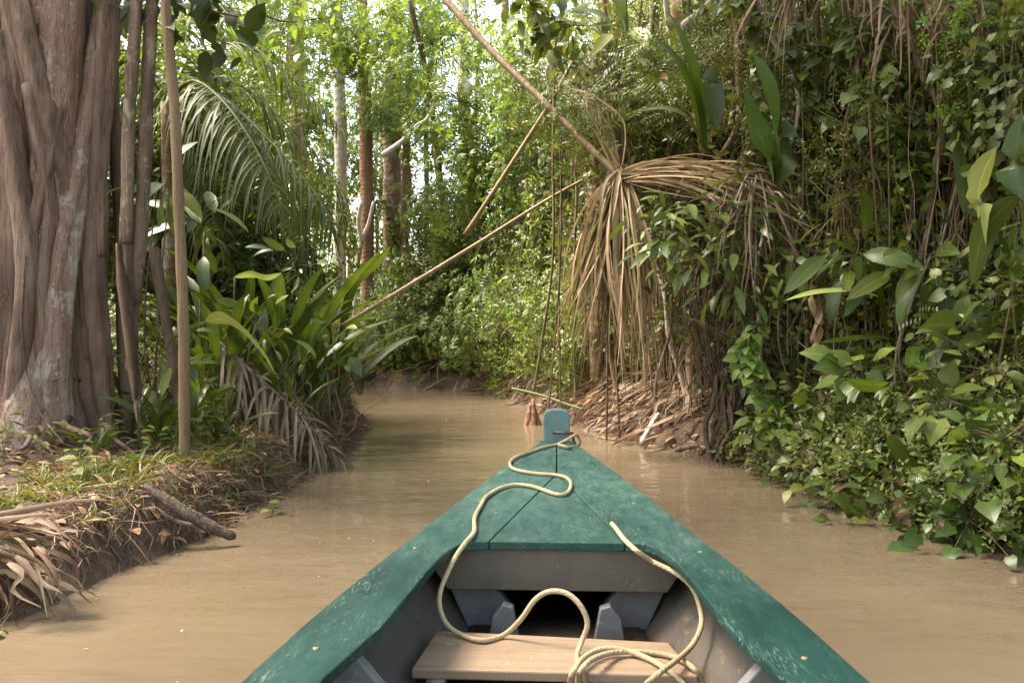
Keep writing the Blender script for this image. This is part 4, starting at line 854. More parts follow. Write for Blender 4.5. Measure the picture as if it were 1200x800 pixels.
mb = MB(); tube(mb, smooth_path([foot(416, 19.6), P(417, 340, 19.6), P(422, 290, 19.6), P(432, 262, 19.6), P(438, 236, 19.6)], 5), np.linspace(.075, .035, 21), 9); tube(mb, smooth_path([P(424, 286, 19.6), P(420, 260, 19.5), P(424, 236, 19.5)], 4), .05, 7); mb.build('limb', M['bark_white'], t)
GT = 'thin trunks in the far jungle'
for i in range(46):
    px = rng.uniform(-100, 1250); D = rng.uniform(21, 36); 
    if px > 700: D -= 5
    x = px2x(px, D); lean = rng.normal(0, .05) * 6
    t = thing('forest_tree', 'thin far trunk half hidden in the jungle behind the bend', 'tree', (0, 0, 0), group=GT); mb = MB(); r = rng.uniform(.04, .13)
    q = wob(rng, (x, D, gz(x, D) - .2), (x + lean, D + rng.normal(0, .5), rng.uniform(9, 14)), 14, .12); tube(mb, q, np.linspace(r, r * .6, 14), 8); mb.build('trunk', M[['bark_pale', 'bark_brown', 'bark_pale', 'bark_red', 'bark_tan'][i % 5]], t)
# far bank shrubs, each kind built once and repeated
protos = []
SH = [('small', 'leaf_mid', (1.0, .8, .9), 30, 12, .26, .17), ('small', 'leaf_bright', (1.0, .9, .8), 28, 12, .26, .18), ('ovate', 'leaf_mid', (.9, .8, .8), 24, 9, .32, .18), ('palmate', 'leaf_bright', (1.1, .9, .8), 22, 7, .36, .22),
      ('lance', 'leaf_olive', (.9, .8, .9), 26, 8, .34, .2), ('tiny', 'leaf_olive', (1.1, .9, 1.1), 40, 12, .28, .18), ('pinnate', 'leaf_mid', (1.1, .9, .8), 18, 6, .4, .22), ('heart', 'leaf_heart', (.9, .8, .8), 26, 9, .34, .18)]
KN = ['small leaved green bush', 'bright small leaved bush', 'broad leaved green bush', 'bright bush with star shaped leaf whorls', 'olive narrow leaved bush', 'fine twiggy olive bush', 'feathery leaved bush', 'heart leaved bush']
for i, (k, m_, r, nc, per, sz, spd) in enumerate(SH):
    b = bush('bush', KN[i], 'bush', rng, k, m_, r, nc, per, sz, spd); protos.append(b)
# hanging vine screens and tall leafy thickets
scr = []
for i in range(4):
    t = thing('hanging_vine', '', 'vine'); hang_vine(t, rng, 1.8, 4.6, .5, 30, ['ovate', 'heart', 'ovate', 'lance'][i], ['leaf_mid', 'leaf_heart', 'leaf_olive', 'leaf_bright'][i], [.10, .11, .09, .12][i], 17)
    mb = MB(); root_fringe(mb, rng, 1.8, 4.4, .5, 12, (.002, .006)); mb.build('aerial_root', M['string'], t); scr.append(t)
tall = []
for i, (k, m_) in enumerate([('small', 'leaf_mid'), ('ovate', 'leaf_mid'), ('tiny', 'leaf_olive'), ('palmate', 'leaf_bright'), ('heart', 'leaf_heart')]):
    t = thing('leafy_tree', '', 'tree'); f = MB(); w = MB(); tube(w, wob(rng, (0, 0, -.3), (rng.normal(0, .3), 0, 5.6), 16, .15), np.linspace(.07, .02, 16), 8)
    for z in (1.2, 2.4, 3.6, 4.8, 5.6): crown(f, rng, k, (rng.normal(0, .35), rng.normal(0, .3), z), (1.0, .8, .75), 15, [9, 7, 10, 5, 7][i], [.27, .34, .3, .38, .34][i], .2, w, np.array([0, 0, z - .5]))
    w.build('trunk', M['twig'], t); f.build('foliage', M[m_], t); tall.append(t)
used = set()
def put(proto, x, y, lab, group, s=1.0, dz=0.0, cat=None, rz=None, name=None, s3=None):
    if id(proto) not in used: o = proto; used.add(id(proto))
    else: o = copy_tree(proto)
    o.location = (x, y, gz(x, y) + dz); o.rotation_euler = (rng.normal(0, .06), rng.normal(0, .06), rng.uniform(0, 6.28) if rz is None else rz); o.scale = s3 if s3 is not None else (s, s, s)
    o['label'] = lab; o['group'] = group
    if cat: o['category'] = cat
    return o
GF = 'bushes of the far bank at the bend'
# along the far bank, from the left opening round to the right bank
FB = [(-9, 21.5), (-6, 20.6), (-4.6, 20.0), (-3.3, 19.6), (-2.4, 19.2), (-1.5, 18.7), (-.7, 18.3), (0.1, 17.0), (.5, 15.8), (.9, 14.6), (1.25, 13.6), (1.6, 12.6)]
for i in range(60):
    s_ = rng.uniform(0, len(FB) - 1.01); a = int(s_); p = np.array(FB[a]) * (1 - s_ + a) + np.array(FB[a + 1]) * (s_ - a); off = rng.uniform(0, 1.8)
    nx_, ny_ = (.45, .9); k = [1, 3, 4, 5, 0, 1, 3, 2, 6, 7, 1, 4][i % 12]
    put(protos[k], p[0] + nx_ * off, p[1] + ny_ * off, KN[k] + ' on the far bank', KN[k] + 's on the far bank', rng.uniform(.8, 1.35), dz=rng.uniform(-.2, .2) + off * .35)
for i in range(13):
    s_ = rng.uniform(0, len(FB) - 1.01); a = int(s_); p = np.array(FB[a]) * (1 - s_ + a) + np.array(FB[a + 1]) * (s_ - a); off = rng.uniform(2.0, 5)
    x, y = p[0] + .45 * off, p[1] + .9 * off
    if -8.5 < x < -1.5 and rng.random() < .7: continue
    k = [0, 1, 2, 3, 4][rng.integers(0, 5)]
    put(tall[k], x, y, ['slim tree packed with small green leaves beyond the far bank', 'slim tree with broad green leaves beyond the far bank', 'slim twiggy olive tree beyond the far bank', 'slim bright tree with starry leaf whorls beyond the far bank', 'slim tree overgrown with heart leaves beyond the far bank'][k], 'slim leafy trees beyond the far bank', rng.uniform(.9, 1.4))
for i in range(14):
    s_ = rng.uniform(3.5, len(FB) - 1.01); a = int(s_); p = np.array(FB[a]) * (1 - s_ + a) + np.array(FB[a + 1]) * (s_ - a); off = rng.uniform(.5, 2.6)
    k = rng.integers(0, 4); put(scr[k], p[0] + .45 * off, p[1] + .9 * off, ['green leaved', 'heart leaved', 'olive leaved', 'bright narrow leaved'][k] + ' vines hanging like a curtain over the far bank', 'vine curtains of the far bank', rng.uniform(.8, 1.2), rz=rng.uniform(-.6, .6))
# far jungle mass
f = MB(); n_ = 5200
C = rng.uniform(0, 1, (330, 3)) ** [1, 1, 1.5] * [56, 15, 14] + [-28, 25, .3]; q = C[rng.integers(0, 330, n_)] + rng.normal(0, 1, (n_, 3)) * [1.0, 1.0, .8]
sprigs(f, rng, 'ovate', q[:3900], rng.normal(0, 1, (3900, 3)) + [0, 0, .5], rng.uniform(.5, 1.0, 3900)); 
tag(f.build('far_foliage', M['leaf_bright']), 'hazy bright mass of jungle leaves far behind the trunks', 'foliage', kind='stuff')
f = MB(); sprigs(f, rng, 'lance', q[3900:], rng.normal(0, 1, (1300, 3)) + [0, 0, .5], rng.uniform(.5, 1.0, 1300)); C = None
tag(f.build('far_understorey', M['leaf_olive']), 'olive green mass of undergrowth far behind the trunks', 'foliage', kind='stuff')
# fan palm high at the centre
t = thing('fan_palm', 'small fan palm with thin radiating leaflets high beside the bleached trunk', 'palm', (0, 0, 0)); hub = P(512, 42, 20); mb = MB(); tube(mb, smooth_path([foot(498, 20.6), P(500, 250, 20.5), P(500, 120, 20.3), hub], 5), .06, 9); mb.build('trunk', M['bark_brown'], t)
for k in range(5):
    f = MB(); c0 = hub + rng.normal(0, .2, 3) * [1, 1, .5] + np.array([.15 * k - .3, -.3, .1]); n_ = 26; a = np.linspace(0, 2 * np.pi, n_); ax = nrm(rng.normal(0, 1, 3) * [.4, 1, .3]); u = nrm(np.cross(ax, [0, 0, 1])); v = np.cross(ax, u)
    strips(f, rng, np.tile(c0, (n_, 1)), np.cos(a)[:, None] * u + np.sin(a)[:, None] * v, 1.05, .02, .35, k=6, wig=.01); f.build('fan_leaf', M['palm'], t)
# ---------------------------------------------------------------- RIGHT BANK
rng = np.random.default_rng(303)
# fallen palm leaf hanging from its broken stalk: the centrepiece
t = thing('dead_fan_palm_leaf', 'dead fan palm leaf hanging from a long leaning stalk, tan ribbons trailing down', 'dead palm leaf', (0, 0, 0))
J = P(727, 207, 8.8); mb = MB()
tube(mb, smooth_path([P(470, -55, 10.4), P(520, -2, 10.0), P(576, 60, 9.7), P(640, 122, 9.3), P(690, 172, 9.0), J], 6), np.linspace(.042, .034, 31) * (1 + .03 * np.sin(np.arange(31) * 2.1)), 12); mb.build('stalk', M['pole'], t)
mb = MB(); tube(mb, smooth_path([J + [-.05, 0, .06], J, J + [.05, -.02, -.10]], 4), np.linspace(.05, .07, 9), 10); mb.build('hub', M['straw'], t)
def ribbons(px, py, n, spx, spy, D=8.8, w=.013, name='ribbons', mat='straw', mid=None, wig=.03, bow=.15, par=t, D1=.35, start=J):
    """ribbons from the hub to a spread of end points"""
    f = MB(); k = 12; t_ = np.linspace(0, 1, k)
    E = np.array([P(px + rng.uniform(-spx, spx), py + rng.uniform(-spy, spy), D + rng.uniform(-D1, D1)) for _ in range(n)]); S = start + rng.normal(0, .03, (n, 3))
    Mp = (S + E) / 2 if mid is None else np.array([P(mid[0] + rng.normal(0, mid[2]), mid[1] + rng.normal(0, mid[3]), D + rng.normal(0, .15)) for _ in range(n)])
    C = ((1 - t_) ** 2)[None, :, None] * S[:, None] + (2 * t_ * (1 - t_))[None, :, None] * (Mp + rng.normal(0, bow * .4, (n, 3)))[:, None] + (t_ ** 2)[None, :, None] * E[:, None]
    C = C + rng.normal(0, 1, (n, 1, 3)) * wig * np.sin(t_ * rng.uniform(3, 9, (n, 1)))[..., None] * t_[None, :, None]
    tt = nrm(np.gradient(C, axis=1)); a = nrm(rng.normal(0, 1, (n, 3)))[:, None, :]; wv = nrm(np.cross(tt, a)); h = (w * rng.uniform(.6, 1.3, n)[:, None] * np.interp(t_, [0, .1, .7, 1], [.6, 1, .8, .1])[None])[..., None]; nn = np.cross(tt, wv)
    V = np.stack([C - wv * h + nn * h * .5, C, C + wv * h + nn * h * .5], 2).reshape(-1, 3); U = np.zeros((n * k * 3, 2))
    q = (np.arange(n)[:, None] * k * 3 + np.arange(k - 1)[None] * 3).reshape(-1, 1); f.add(V, Q=np.concatenate([np.hstack([q, q + 1, q + 4, q + 3]), np.hstack([q + 1, q + 2, q + 5, q + 4])]), U=U)
    return f.build(name, M[mat], par)
ribbons(742, 430, 52, 24, 48, mid=(738, 262, 24, 20), w=.017, wig=.05, D=8.4)
ribbons(715, 415, 30, 34, 52, mid=(712, 262, 22, 20), w=.015, wig=.05, mat='thatch')
ribbons(676, 385, 36, 30, 50, mid=(694, 262, 16, 18), w=.017, wig=.05)
ribbons(664, 430, 16, 18, 40, mid=(680, 290, 12, 16), w=.014, mat='grass')
ribbons(770, 440, 20, 14, 40, mid=(742, 270, 12, 24), w=.014, wig=.06)
ribbons(720, 330, 22, 30, 50, mid=(722, 245, 22, 14), w=.021, wig=.05, mat='greydry')
ribbons(950, 275, 24, 32, 34, mid=(850, 172, 26, 14), w=.016, D=7.9, wig=.08)
ribbons(860, 232, 18, 34, 22, mid=(795, 196, 26, 12), w=.015, D=8.1, wig=.06)
ribbons(900, 205, 14, 30, 22, mid=(810, 196, 26, 12), w=.012, D=8.0, wig=.06)
ribbons(672, 112, 9, 26, 30, mid=(700, 130, 12, 16), w=.013, D=8.9, wig=.07)
ribbons(640, 96, 9, 34, 30, mid=(695, 80, 16, 18), w=.006, D=8.9, wig=.1)
ribbons(700, 90, 9, 30, 26, mid=(722, 130, 14, 18), w=.018, D=9.1, wig=.06, mat='thatch')
GP = 'leaning poles'
for pts, r, lab, mt in [([P(400, 382, 9.6), P(470, 340, 10), P(560, 285, 10.5), P(640, 235, 11), P(700, 202, 11.3)], .026, 'long bare pole slanting over the creek, rising from the left point toward the right', 'pole'),
                    ([P(545, 275, 12.5), P(580, 222, 12.4), P(620, 160, 12.3), P(650, 112, 12.2), P(672, 70, 12.2)], .035, 'shorter steep bare pole above the far bank', 'pole'),
                    ([P(600, 455, 10.9), P(630, 462, 10.7), P(660, 472, 10.5), P(684, 480, 10.3)], .018, 'thin green stick lying low on the right bank behind the bow post', 'greentwig'),
                    ([P(700, 120, 9.8), P(740, 85, 9.8), P(770, 50, 9.8)], .03, 'short grey snapped stalk among the leaves above the dead palm leaf', 'deadwood'),
                    ([P(1085, -10, 7.5), P(1100, 20, 7.5), P(1116, 48, 7.5)], .03, 'pale broken stick in the vines at the top right', 'straw'),
                    ([P(800, 30, 9), P(822, 12, 9), P(845, -10, 9)], .035, 'pale stick slanting across the upper edge above the big leaves', 'bark_pale')]:
    mb = MB(); q = smooth_path(pts, 6); tube(mb, q, r * np.linspace(1, .8, len(q)), 9); tag(mb.build('fallen_pole', M[mt]), lab, 'pole')
mb = MB(); tube(mb, smooth_path([P(650, 60, 10.9), P(648, 180, 10.9), P(648, 300, 10.9), P(635, 400, 10.9), P(625, 460, 10.9)], 8), .018, 7); tag(mb.build('liana', M['twig']), 'thin brown liana hanging straight down behind the green tipped ribbons', 'vine')
# stump in the creek and log end
t = thing('tree_stump', 'splintered wedge of pale red wood standing in the creek left of the bow post', 'stump', (0, 0, 0))
f = MB(); c = P(624, 498, 11.5); c[2] = -.1
for dx, h, w_ in ((-.05, .30, .055), (.02, .36, .06), (.08, .22, .045), (0, .16, .09)):
    tube(f, smooth_path([c + [dx * 1.3, 0, 0], c + [dx, 0, h * .6], c + [dx * .5, .02, h + .1]], 4), w_ * np.linspace(1.25, .25, 9), 8, flute=1 + .15 * rng.normal(0, 1, (1, 8)))
f.build('wood', M['bark_red'], t)
def poke(pts, r, mat, lab, cat='branch', name='driftwood'):
    mb = MB(); q = smooth_path(pts, 6); k = len(q); tube(mb, q, np.interp(np.linspace(0, 1, k), [0, .1, .9, 1], [.6, 1, .9, .5]) * r, 9, flute=1 + .12 * rng.normal(0, 1, (k, 9))); return tag(mb.build(name, M[mat]), lab, cat)
poke([P(751, 520, 9.25), P(762, 500, 9.4), P(772, 484, 9.5)], .03, 'bark_pale', 'pale peeled log end poking from the debris on the right bank')
poke([P(790, 528, 9.0), P(815, 522, 9.0), P(835, 520, 9.0)], .03, 'deadwood', 'grey branch lying along the right waterline below the debris')
poke([P(190, 565, 6.6), P(235, 578, 6.5)], .02, 'deadwood', 'short stick lying at the top of the left mud bank')
poke([P(880, 572, 7.0), P(912, 565, 7.15), P(935, 556, 7.3)], .009, 'deadwood', 'thin twig floating off the right bank near the heart leaves')
# heap of dry palm bases and ribbons on the right bank
t = thing('debris_heap', 'heap of dry brown palm sheaths and sticks piled on the right bank behind the bow', 'debris', (0, 0, 0)); 
for nm, mt, n_, w in (('sheaths', 'thatch', 130, .03), ('sticks', 'thatch', 70, .012), ('fibres', 'string', 120, .006)):
    f = MB(); D_ = rng.uniform(9.2, 12.5, n_); x = np.interp(D_, RB[:, 1], RB[:, 0]) + rng.uniform(-.05, 1.0, n_); z = ground(x, D_) + rng.uniform(.02, .38, n_)
    d = np.stack([-rng.uniform(.2, 1, n_), -rng.uniform(-.3, .8, n_), rng.normal(-.3, .25, n_)], -1); strips(f, rng, np.stack([x, D_, z], -1), d, rng.uniform(.25, .75, n_), w, rng.uniform(0, .4, n_), wig=.04); f.build(nm, M[mt], t)
t = thing('debris_heap', 'long dead fronds and roots matted on the muddy bank below the far bushes', 'debris', (0, 0, 0)); f = MB(); n_ = 200
D_ = rng.uniform(12.5, 18.5, n_); x = np.interp(D_, RB[:14, 1], RB[:14, 0]) + rng.uniform(0, 1.2, n_); z = ground(x, D_) + rng.uniform(.02, .4, n_); strips(f, rng, np.stack([x, D_, z], -1), np.stack([rng.normal(-.6, .4, n_), -rng.uniform(0, .8, n_), rng.normal(-.2, .3, n_)], -1), rng.uniform(.3, 1.0, n_), .016, rng.uniform(0, .4, n_), wig=.06); f.build('fronds', M['thatch'], t)
# root masses hanging at the bank, brown curtains
GR = 'curtains of brown hanging roots on the right bank'
def rootcurtain(px, D, W, Hh, n_, lab, dep=.35):
    n_ = int(n_ * .55)
    t = thing('root_curtain', lab, 'roots', gp(px, D), group=GR); mb = MB(); root_fringe(mb, rng, W, Hh, dep, n_, (.003, .012)); mb.build('roots', M['string'], t)
    f = MB(); st = np.stack([rng.uniform(-W / 2, W / 2, n_ // 2), rng.normal(0, dep / 2, n_ // 2), rng.uniform(.4, 1, n_ // 2) * Hh], -1); strips(f, rng, st, rng.normal(0, .5, st.shape) + [0, 0, -.3], rng.uniform(.3, .9, n_ // 2), .011, .9, wig=.06); f.build('shreds', M['thatch'], t); return t
rootcurtain(858, 8.9, .9, 1.7, 150, 'dense brown roots hanging to the water under the lobed leaf bush')
rootcurtain(930, 8.6, 1.0, 2.4, 130, 'tangle of brown roots and shreds between the lobed bush and the heart leaf bank')
rootcurtain(1000, 8.2, 1.0, 2.6, 130, 'brown root tangle behind the long pale blade leaves')
rootcurtain(1080, 7.6, 1.0, 2.6, 120, 'shaded root tangle left of the large paddle leaves')
rootcurtain(815, 10.6, 1.3, 2.4, 140, 'brown root curtain behind the hanging dead palm leaf')
rootcurtain(735, 12.9, 1.4, 2.6, 120, 'brown root curtain over the bank left of the dead palm leaf')
rootcurtain(650, 15.6, 1.6, 2.2, 110, 'thin brown stems over the bank near the liana')
rootcurtain(1170, 7.2, 1.0, 3.0, 120, 'root tangle at the right frame edge behind the paddle leaves')
# mud root ball at the waterline
t = thing('root_mass', 'dark clump of matted roots dropping into the water below the lobed leaf bush', 'roots', gp(862, 8.45, -.3)); mb = MB()
for i in range(70):
    a = rng.uniform(0, 6.28); r0 = rng.uniform(.05, .28); tube(mb, wob(rng, (math.cos(a) * r0 * .8, math.sin(a) * r0, 1.1 * rng.uniform(.6, 1)), (math.cos(a) * r0 * 1.2, math.sin(a) * r0 * 1.2, -.1), 8, .05), rng.uniform(.008, .03), 5, cap=False)
mb.build('roots', M['bark_dark'], t)
# trunks on the right
for (a, r, mt, lab, nm) in [([gp(815, 9.6, -.2), P(812, 300, 9.6), P(805, 180, 9.6), P(800, 60, 9.7), P(798, -100, 9.8)], (.10, .13), 'bark_brown', 'rough palm trunk behind the hanging dead palm leaf', 'palm_tree'),
        ([gp(1090, 8.4, -.2), P(1085, 250, 8.4), P(1080, 110, 8.4), P(1078, 20, 8.5), P(1076, -100, 8.5)], (.17, .24), 'bark_brown', 'thick shaded brown trunk inside the dark hollow at the upper right', 'forest_tree'),
        ([gp(960, 9.3, -.2), P(966, 250, 9.3), P(972, 60, 9.4), P(975, -60, 9.4)], (.14, .18), 'bark_dark', 'dark trunk bearing the brown skirt of dead fronds at the top', 'palm_tree'),
        ([gp(872, 9.8, -.2), P(868, 260, 9.8), P(862, 150, 9.8), P(852, 20, 9.9), P(848, -80, 9.9)], (.05, .045), 'bark_tan', 'thin tan trunk between the lobed bush and the dead skirt', 'forest_tree'),
        ([gp(700, 12.5, -.2), P(694, 260, 12.5), P(700, 150, 12.5), P(706, 0, 12.6)], (.09, .08), 'bark_brown', 'brown trunk glimpsed left of the dead palm leaf hub', 'forest_tree'),
        ([gp(590, 18.5, -.2), P(592, 300, 18.5), P(596, 150, 18.5), P(590, -50, 18.5)], (.10, .08), 'bark_tan', 'tan trunk wrapped in climbers right of the far bank centre', 'forest_tree'),
        ([gp(1150, 8.6, -.2), P(1135, 200, 8.6), P(1125, 60, 8.6), P(1120, -60, 8.6)], (.08, .09), 'bark_pale', 'pale shaded trunk behind the vines near the top right corner', 'forest_tree'),
        ([gp(760, 11.4, -.2), P(758, 200, 11.4), P(765, 60, 11.4), P(768, -90, 11.5)], (.07, .06), 'bark_tan', 'slim tan stem above the hub of the dead palm leaf', 'forest_tree')]:
    trunk_tree(nm, lab, a, r, mt, sides=14)
# skirts of dead fronds
GS = 'brown skirts of dead palm fronds'
def skirt(px, py, D, n_, L, lab, sp=.6, w=.016, mat='thatch', r0=.2):
    t = thing('dead_frond_skirt', lab, 'dead fronds', P(px, py, D), group=GS); f = MB(); a = rng.uniform(0, 6.28, n_); st = np.stack([np.cos(a) * r0, np.sin(a) * r0, rng.normal(0, .15, n_)], -1)
    strips(f, rng, st, np.stack([np.cos(a) * sp, np.sin(a) * sp, rng.normal(-.1, .3, n_)], -1), L * rng.uniform(.5, 1.1, n_), w, rng.uniform(.6, 1.1, n_), k=9, wig=.06); f.build('fronds', M[mat], t); return t
skirt(958, -50, 7.8, 110, 1.15, 'large brown skirt of dead fronds hanging at the top right of centre')
skirt(886, 222, 7.9, 80, .9, 'small tan skirt of shredded fronds right of the dead leaf hub', .35, .011, 'greydry', .1)
skirt(805, 120, 9.6, 30, .8, 'rusty shreds on the rough palm trunk behind the dead leaf', .35, .016, 'thatch', .12)
skirt(735, 120, 11.0, 50, 1.2, 'grey brown hanging shreds above and behind the dead leaf hub', .4, .016)
skirt(1062, 20, 7.3, 60, .9, 'brown shreds hanging beside the thick shaded trunk', .5, .014)
t = thing('dead_leaf', 'long curled orange brown dead leaf hanging in the root tangle on the right', 'dead leaf', (0, 0, 0))
big_leaf([P(952, 318, 7.2), P(950, 350, 7.1), P(962, 380, 7.15), P(956, 405, 7.05), P(970, 430, 7.15), P(960, 455, 7.05), P(966, 474, 7.1)], .035, 'straw', t, twist=1.2); big_leaf([P(956, 330, 7.15), P(960, 370, 7.1), P(952, 400, 7.1), P(962, 440, 7.05)], .03, 'thatch', t, twist=.3); big_leaf([P(968, 290, 7.5), P(972, 310, 7.5), P(980, 335, 7.5)], .03, 'deadleaf', t, twist=.8)
# bush with large lobed leaves beside the dead leaf
def cluster(name, lab, key, mat, pts, n_, size, spread, cat='bush', twigs=True, up=(0, -.4, 1), tilt=.45, out=None, base=None):
    t = thing(name, lab, cat, (0, 0, 0)); f = MB(); w = MB()
    for p in pts:
        c = P(*p[:3]); s_ = p[3] if len(p) > 3 else 1; m_ = int(n_ * s_); q = c + rng.normal(0, 1, (m_, 3)) * np.array(spread) * s_ ** .5
        d = nrm(q - c) + np.array([0, -.35, -.25]) + rng.normal(0, .25, (m_, 3)); tpl_many(f, rng, key, q, d, size * (.35 + .9 * rng.uniform(0, 1, m_) ** 1.4), up=up, tilt=tilt)
        if twigs:
            b_ = gp(p[0] + rng.uniform(-20, 20), p[2] + .4) if base is None else P(*base)
            tube(w, smooth_path([b_, (b_ + c) / 2 + rng.normal(0, .15, 3), c], 5), np.linspace(.014, .006, 11), 5)
            for k in range(0, m_, 3): tube(w, np.array([c, (c + q[k]) / 2 + [0, 0, .02], q[k]]), .003, 3, cap=False)
    f.build('foliage', M[mat], t); w.build('branch', M['twig'], t); return t
cluster('lobed_leaf_bush', 'dark bush with large drooping green leaves right beside the hanging ribbons', 'lance', 'leaf_heart', [(770, 262, 7.9, .8), (800, 245, 7.9, 1.2), (838, 258, 7.8, 1.2), (790, 290, 7.8, .9), (828, 300, 7.8, 1.2), (862, 325, 7.8), (868, 285, 7.9)], 34, .27, (.19, .2, .11), base=(850, 480, 8.9))
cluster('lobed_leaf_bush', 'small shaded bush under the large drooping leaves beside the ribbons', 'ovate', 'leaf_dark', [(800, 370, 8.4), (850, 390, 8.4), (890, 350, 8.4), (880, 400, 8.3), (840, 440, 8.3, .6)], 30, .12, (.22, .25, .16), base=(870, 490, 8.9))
# heart leaved bank at right, one plant per clump
hb = [(930, 500, 7.3), (985, 480, 7.2), (1035, 470, 7.1), (1085, 440, 6.9), (1135, 410, 6.7), (1180, 370, 6.5), (965, 540, 6.75), (1015, 560, 6.25), (1065, 560, 6.05), (1110, 520, 6.1), (1155, 480, 6.0), (1190, 450, 5.8), (1060, 505, 6.5), (1120, 580, 5.6), (1165, 560, 5.4), (1190, 610, 5.1), (1150, 625, 5.15), (1000, 520, 6.7), (1195, 520, 5.4), (1040, 600, 5.75)]
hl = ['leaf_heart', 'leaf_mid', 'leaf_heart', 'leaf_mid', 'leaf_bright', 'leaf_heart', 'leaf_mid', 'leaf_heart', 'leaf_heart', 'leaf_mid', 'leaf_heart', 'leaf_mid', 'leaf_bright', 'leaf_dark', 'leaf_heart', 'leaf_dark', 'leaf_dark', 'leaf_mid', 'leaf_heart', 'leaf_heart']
wd = ['leftmost leafy clump of the right bank', 'second leafy clump behind the leftmost', 'leafy clump below the long pale blades', 'leafy clump left of the tall right hand bush', 'bright leafy clump high on the right bank', 'tall bush at the right frame edge', 'clump trailing to the water at the left end of the leafy bank', 'clump of drooping hearts by the dry pale leaf', 'clump of large hearts over the water', 'mid bank clump above the large hearts', 'clump of broad leaves below the right edge bush', 'leafy clump at the right frame edge, mid height', 'bright clump in the middle of the leafy bank', 'shaded clump above the orange dead leaf', 'clump right of the orange dead leaf', 'dark clump in the lower right corner', 'shaded clump at the waterline by the corner', 'clump behind the trailing left end', 'broad leaves at the right frame edge above the corner', 'lowest hearts dipping to the creek']
for i, (x, y, D) in enumerate(hb):
    key = 'heart' if hl[i] in ('leaf_heart', 'leaf_dark') else 'ovate'; sz = .15 if key == 'heart' else .12
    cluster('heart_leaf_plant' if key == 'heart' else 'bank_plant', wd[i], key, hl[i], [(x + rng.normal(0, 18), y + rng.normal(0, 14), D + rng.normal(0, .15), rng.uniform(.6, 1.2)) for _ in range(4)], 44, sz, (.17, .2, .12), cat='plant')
# finer ground cover filling the bank between
f = MB(); E = edge_pts(RB[4:9], rng, 1500, 4.6, 8.3, -.08, 1.6, 1); st = np.column_stack([E, ground(E[:, 0], E[:, 1]) + rng.uniform(.0, .28, len(E))]); sprigs(f, rng, 'small', st, rng.normal(0, .6, st.shape) + [-.4, -.2, .8], rng.uniform(.16, .30, len(st)))
tag(f.build('ground_cover', M['leaf_mid']), 'low tangled leafy ground cover on the right bank', 'ground cover', kind='stuff')
f = MB(); tufts(f, rng, edge_pts(RB[4:9], rng, 120, 5.0, 8.3, -.05, .9, 1), 9, .35, .006); tag(f.build('grass', M['grass']), 'thin trailing grass on the right bank', 'grass', kind='stuff')
# long blades
B_ = [([P(1035, 350, 7.0), P(1005, 342, 6.8), P(960, 343, 6.6), P(920, 352, 6.5)], .06, 'blade_pale', .3, 'long pale blade pointing left, above the leafy bank'), ([P(1045, 355, 7.0), P(1015, 342, 7.0), P(990, 338, 7.0), P(975, 342, 7.1)], .05, 'blade', .3, 'dark blade just above the long pale one'),
      ([P(1060, 400, 6.9), P(1025, 396, 6.7), P(990, 398, 6.6), P(960, 402, 6.5)], .045, 'blade', .4, 'narrow blade pointing left below the long pale one'), ([P(1070, 370, 6.8), P(1090, 375, 6.7), P(1110, 383, 6.6), P(1125, 390, 6.55)], .08, 'blade_pale', .4, 'broad pale blade pointing right above the leafy bank'),
      ([P(1040, 400, 6.9), P(1025, 320, 6.9), P(1010, 290, 6.9)], .05, 'blade', .9, 'slim green blade pointing up behind the pale blades'), ([P(1120, 380, 6.8), P(1130, 350, 6.8), P(1135, 325, 6.8)], .06, 'blade', .9, 'short upright blade beside the shaded trunk'),
      ([P(1200, 260, 6.4), P(1160, 275, 6.3), P(1120, 305, 6.2), P(1080, 335, 6.2)], .03, 'blade_pale', .2, 'thin strap arching left from the right frame edge'),
      ([P(1100, 620, 5.5), P(1070, 560, 5.6), P(1048, 525, 5.6), P(1040, 510, 5.6)], .09, 'blade', 1.0, 'broad dark blade standing at the waterline among the hearts')]
for pts, w, mt, tw, lab in B_: tag(big_leaf(pts, w, mt, None, 'blade_leaf', twist=tw), lab, 'leaf')
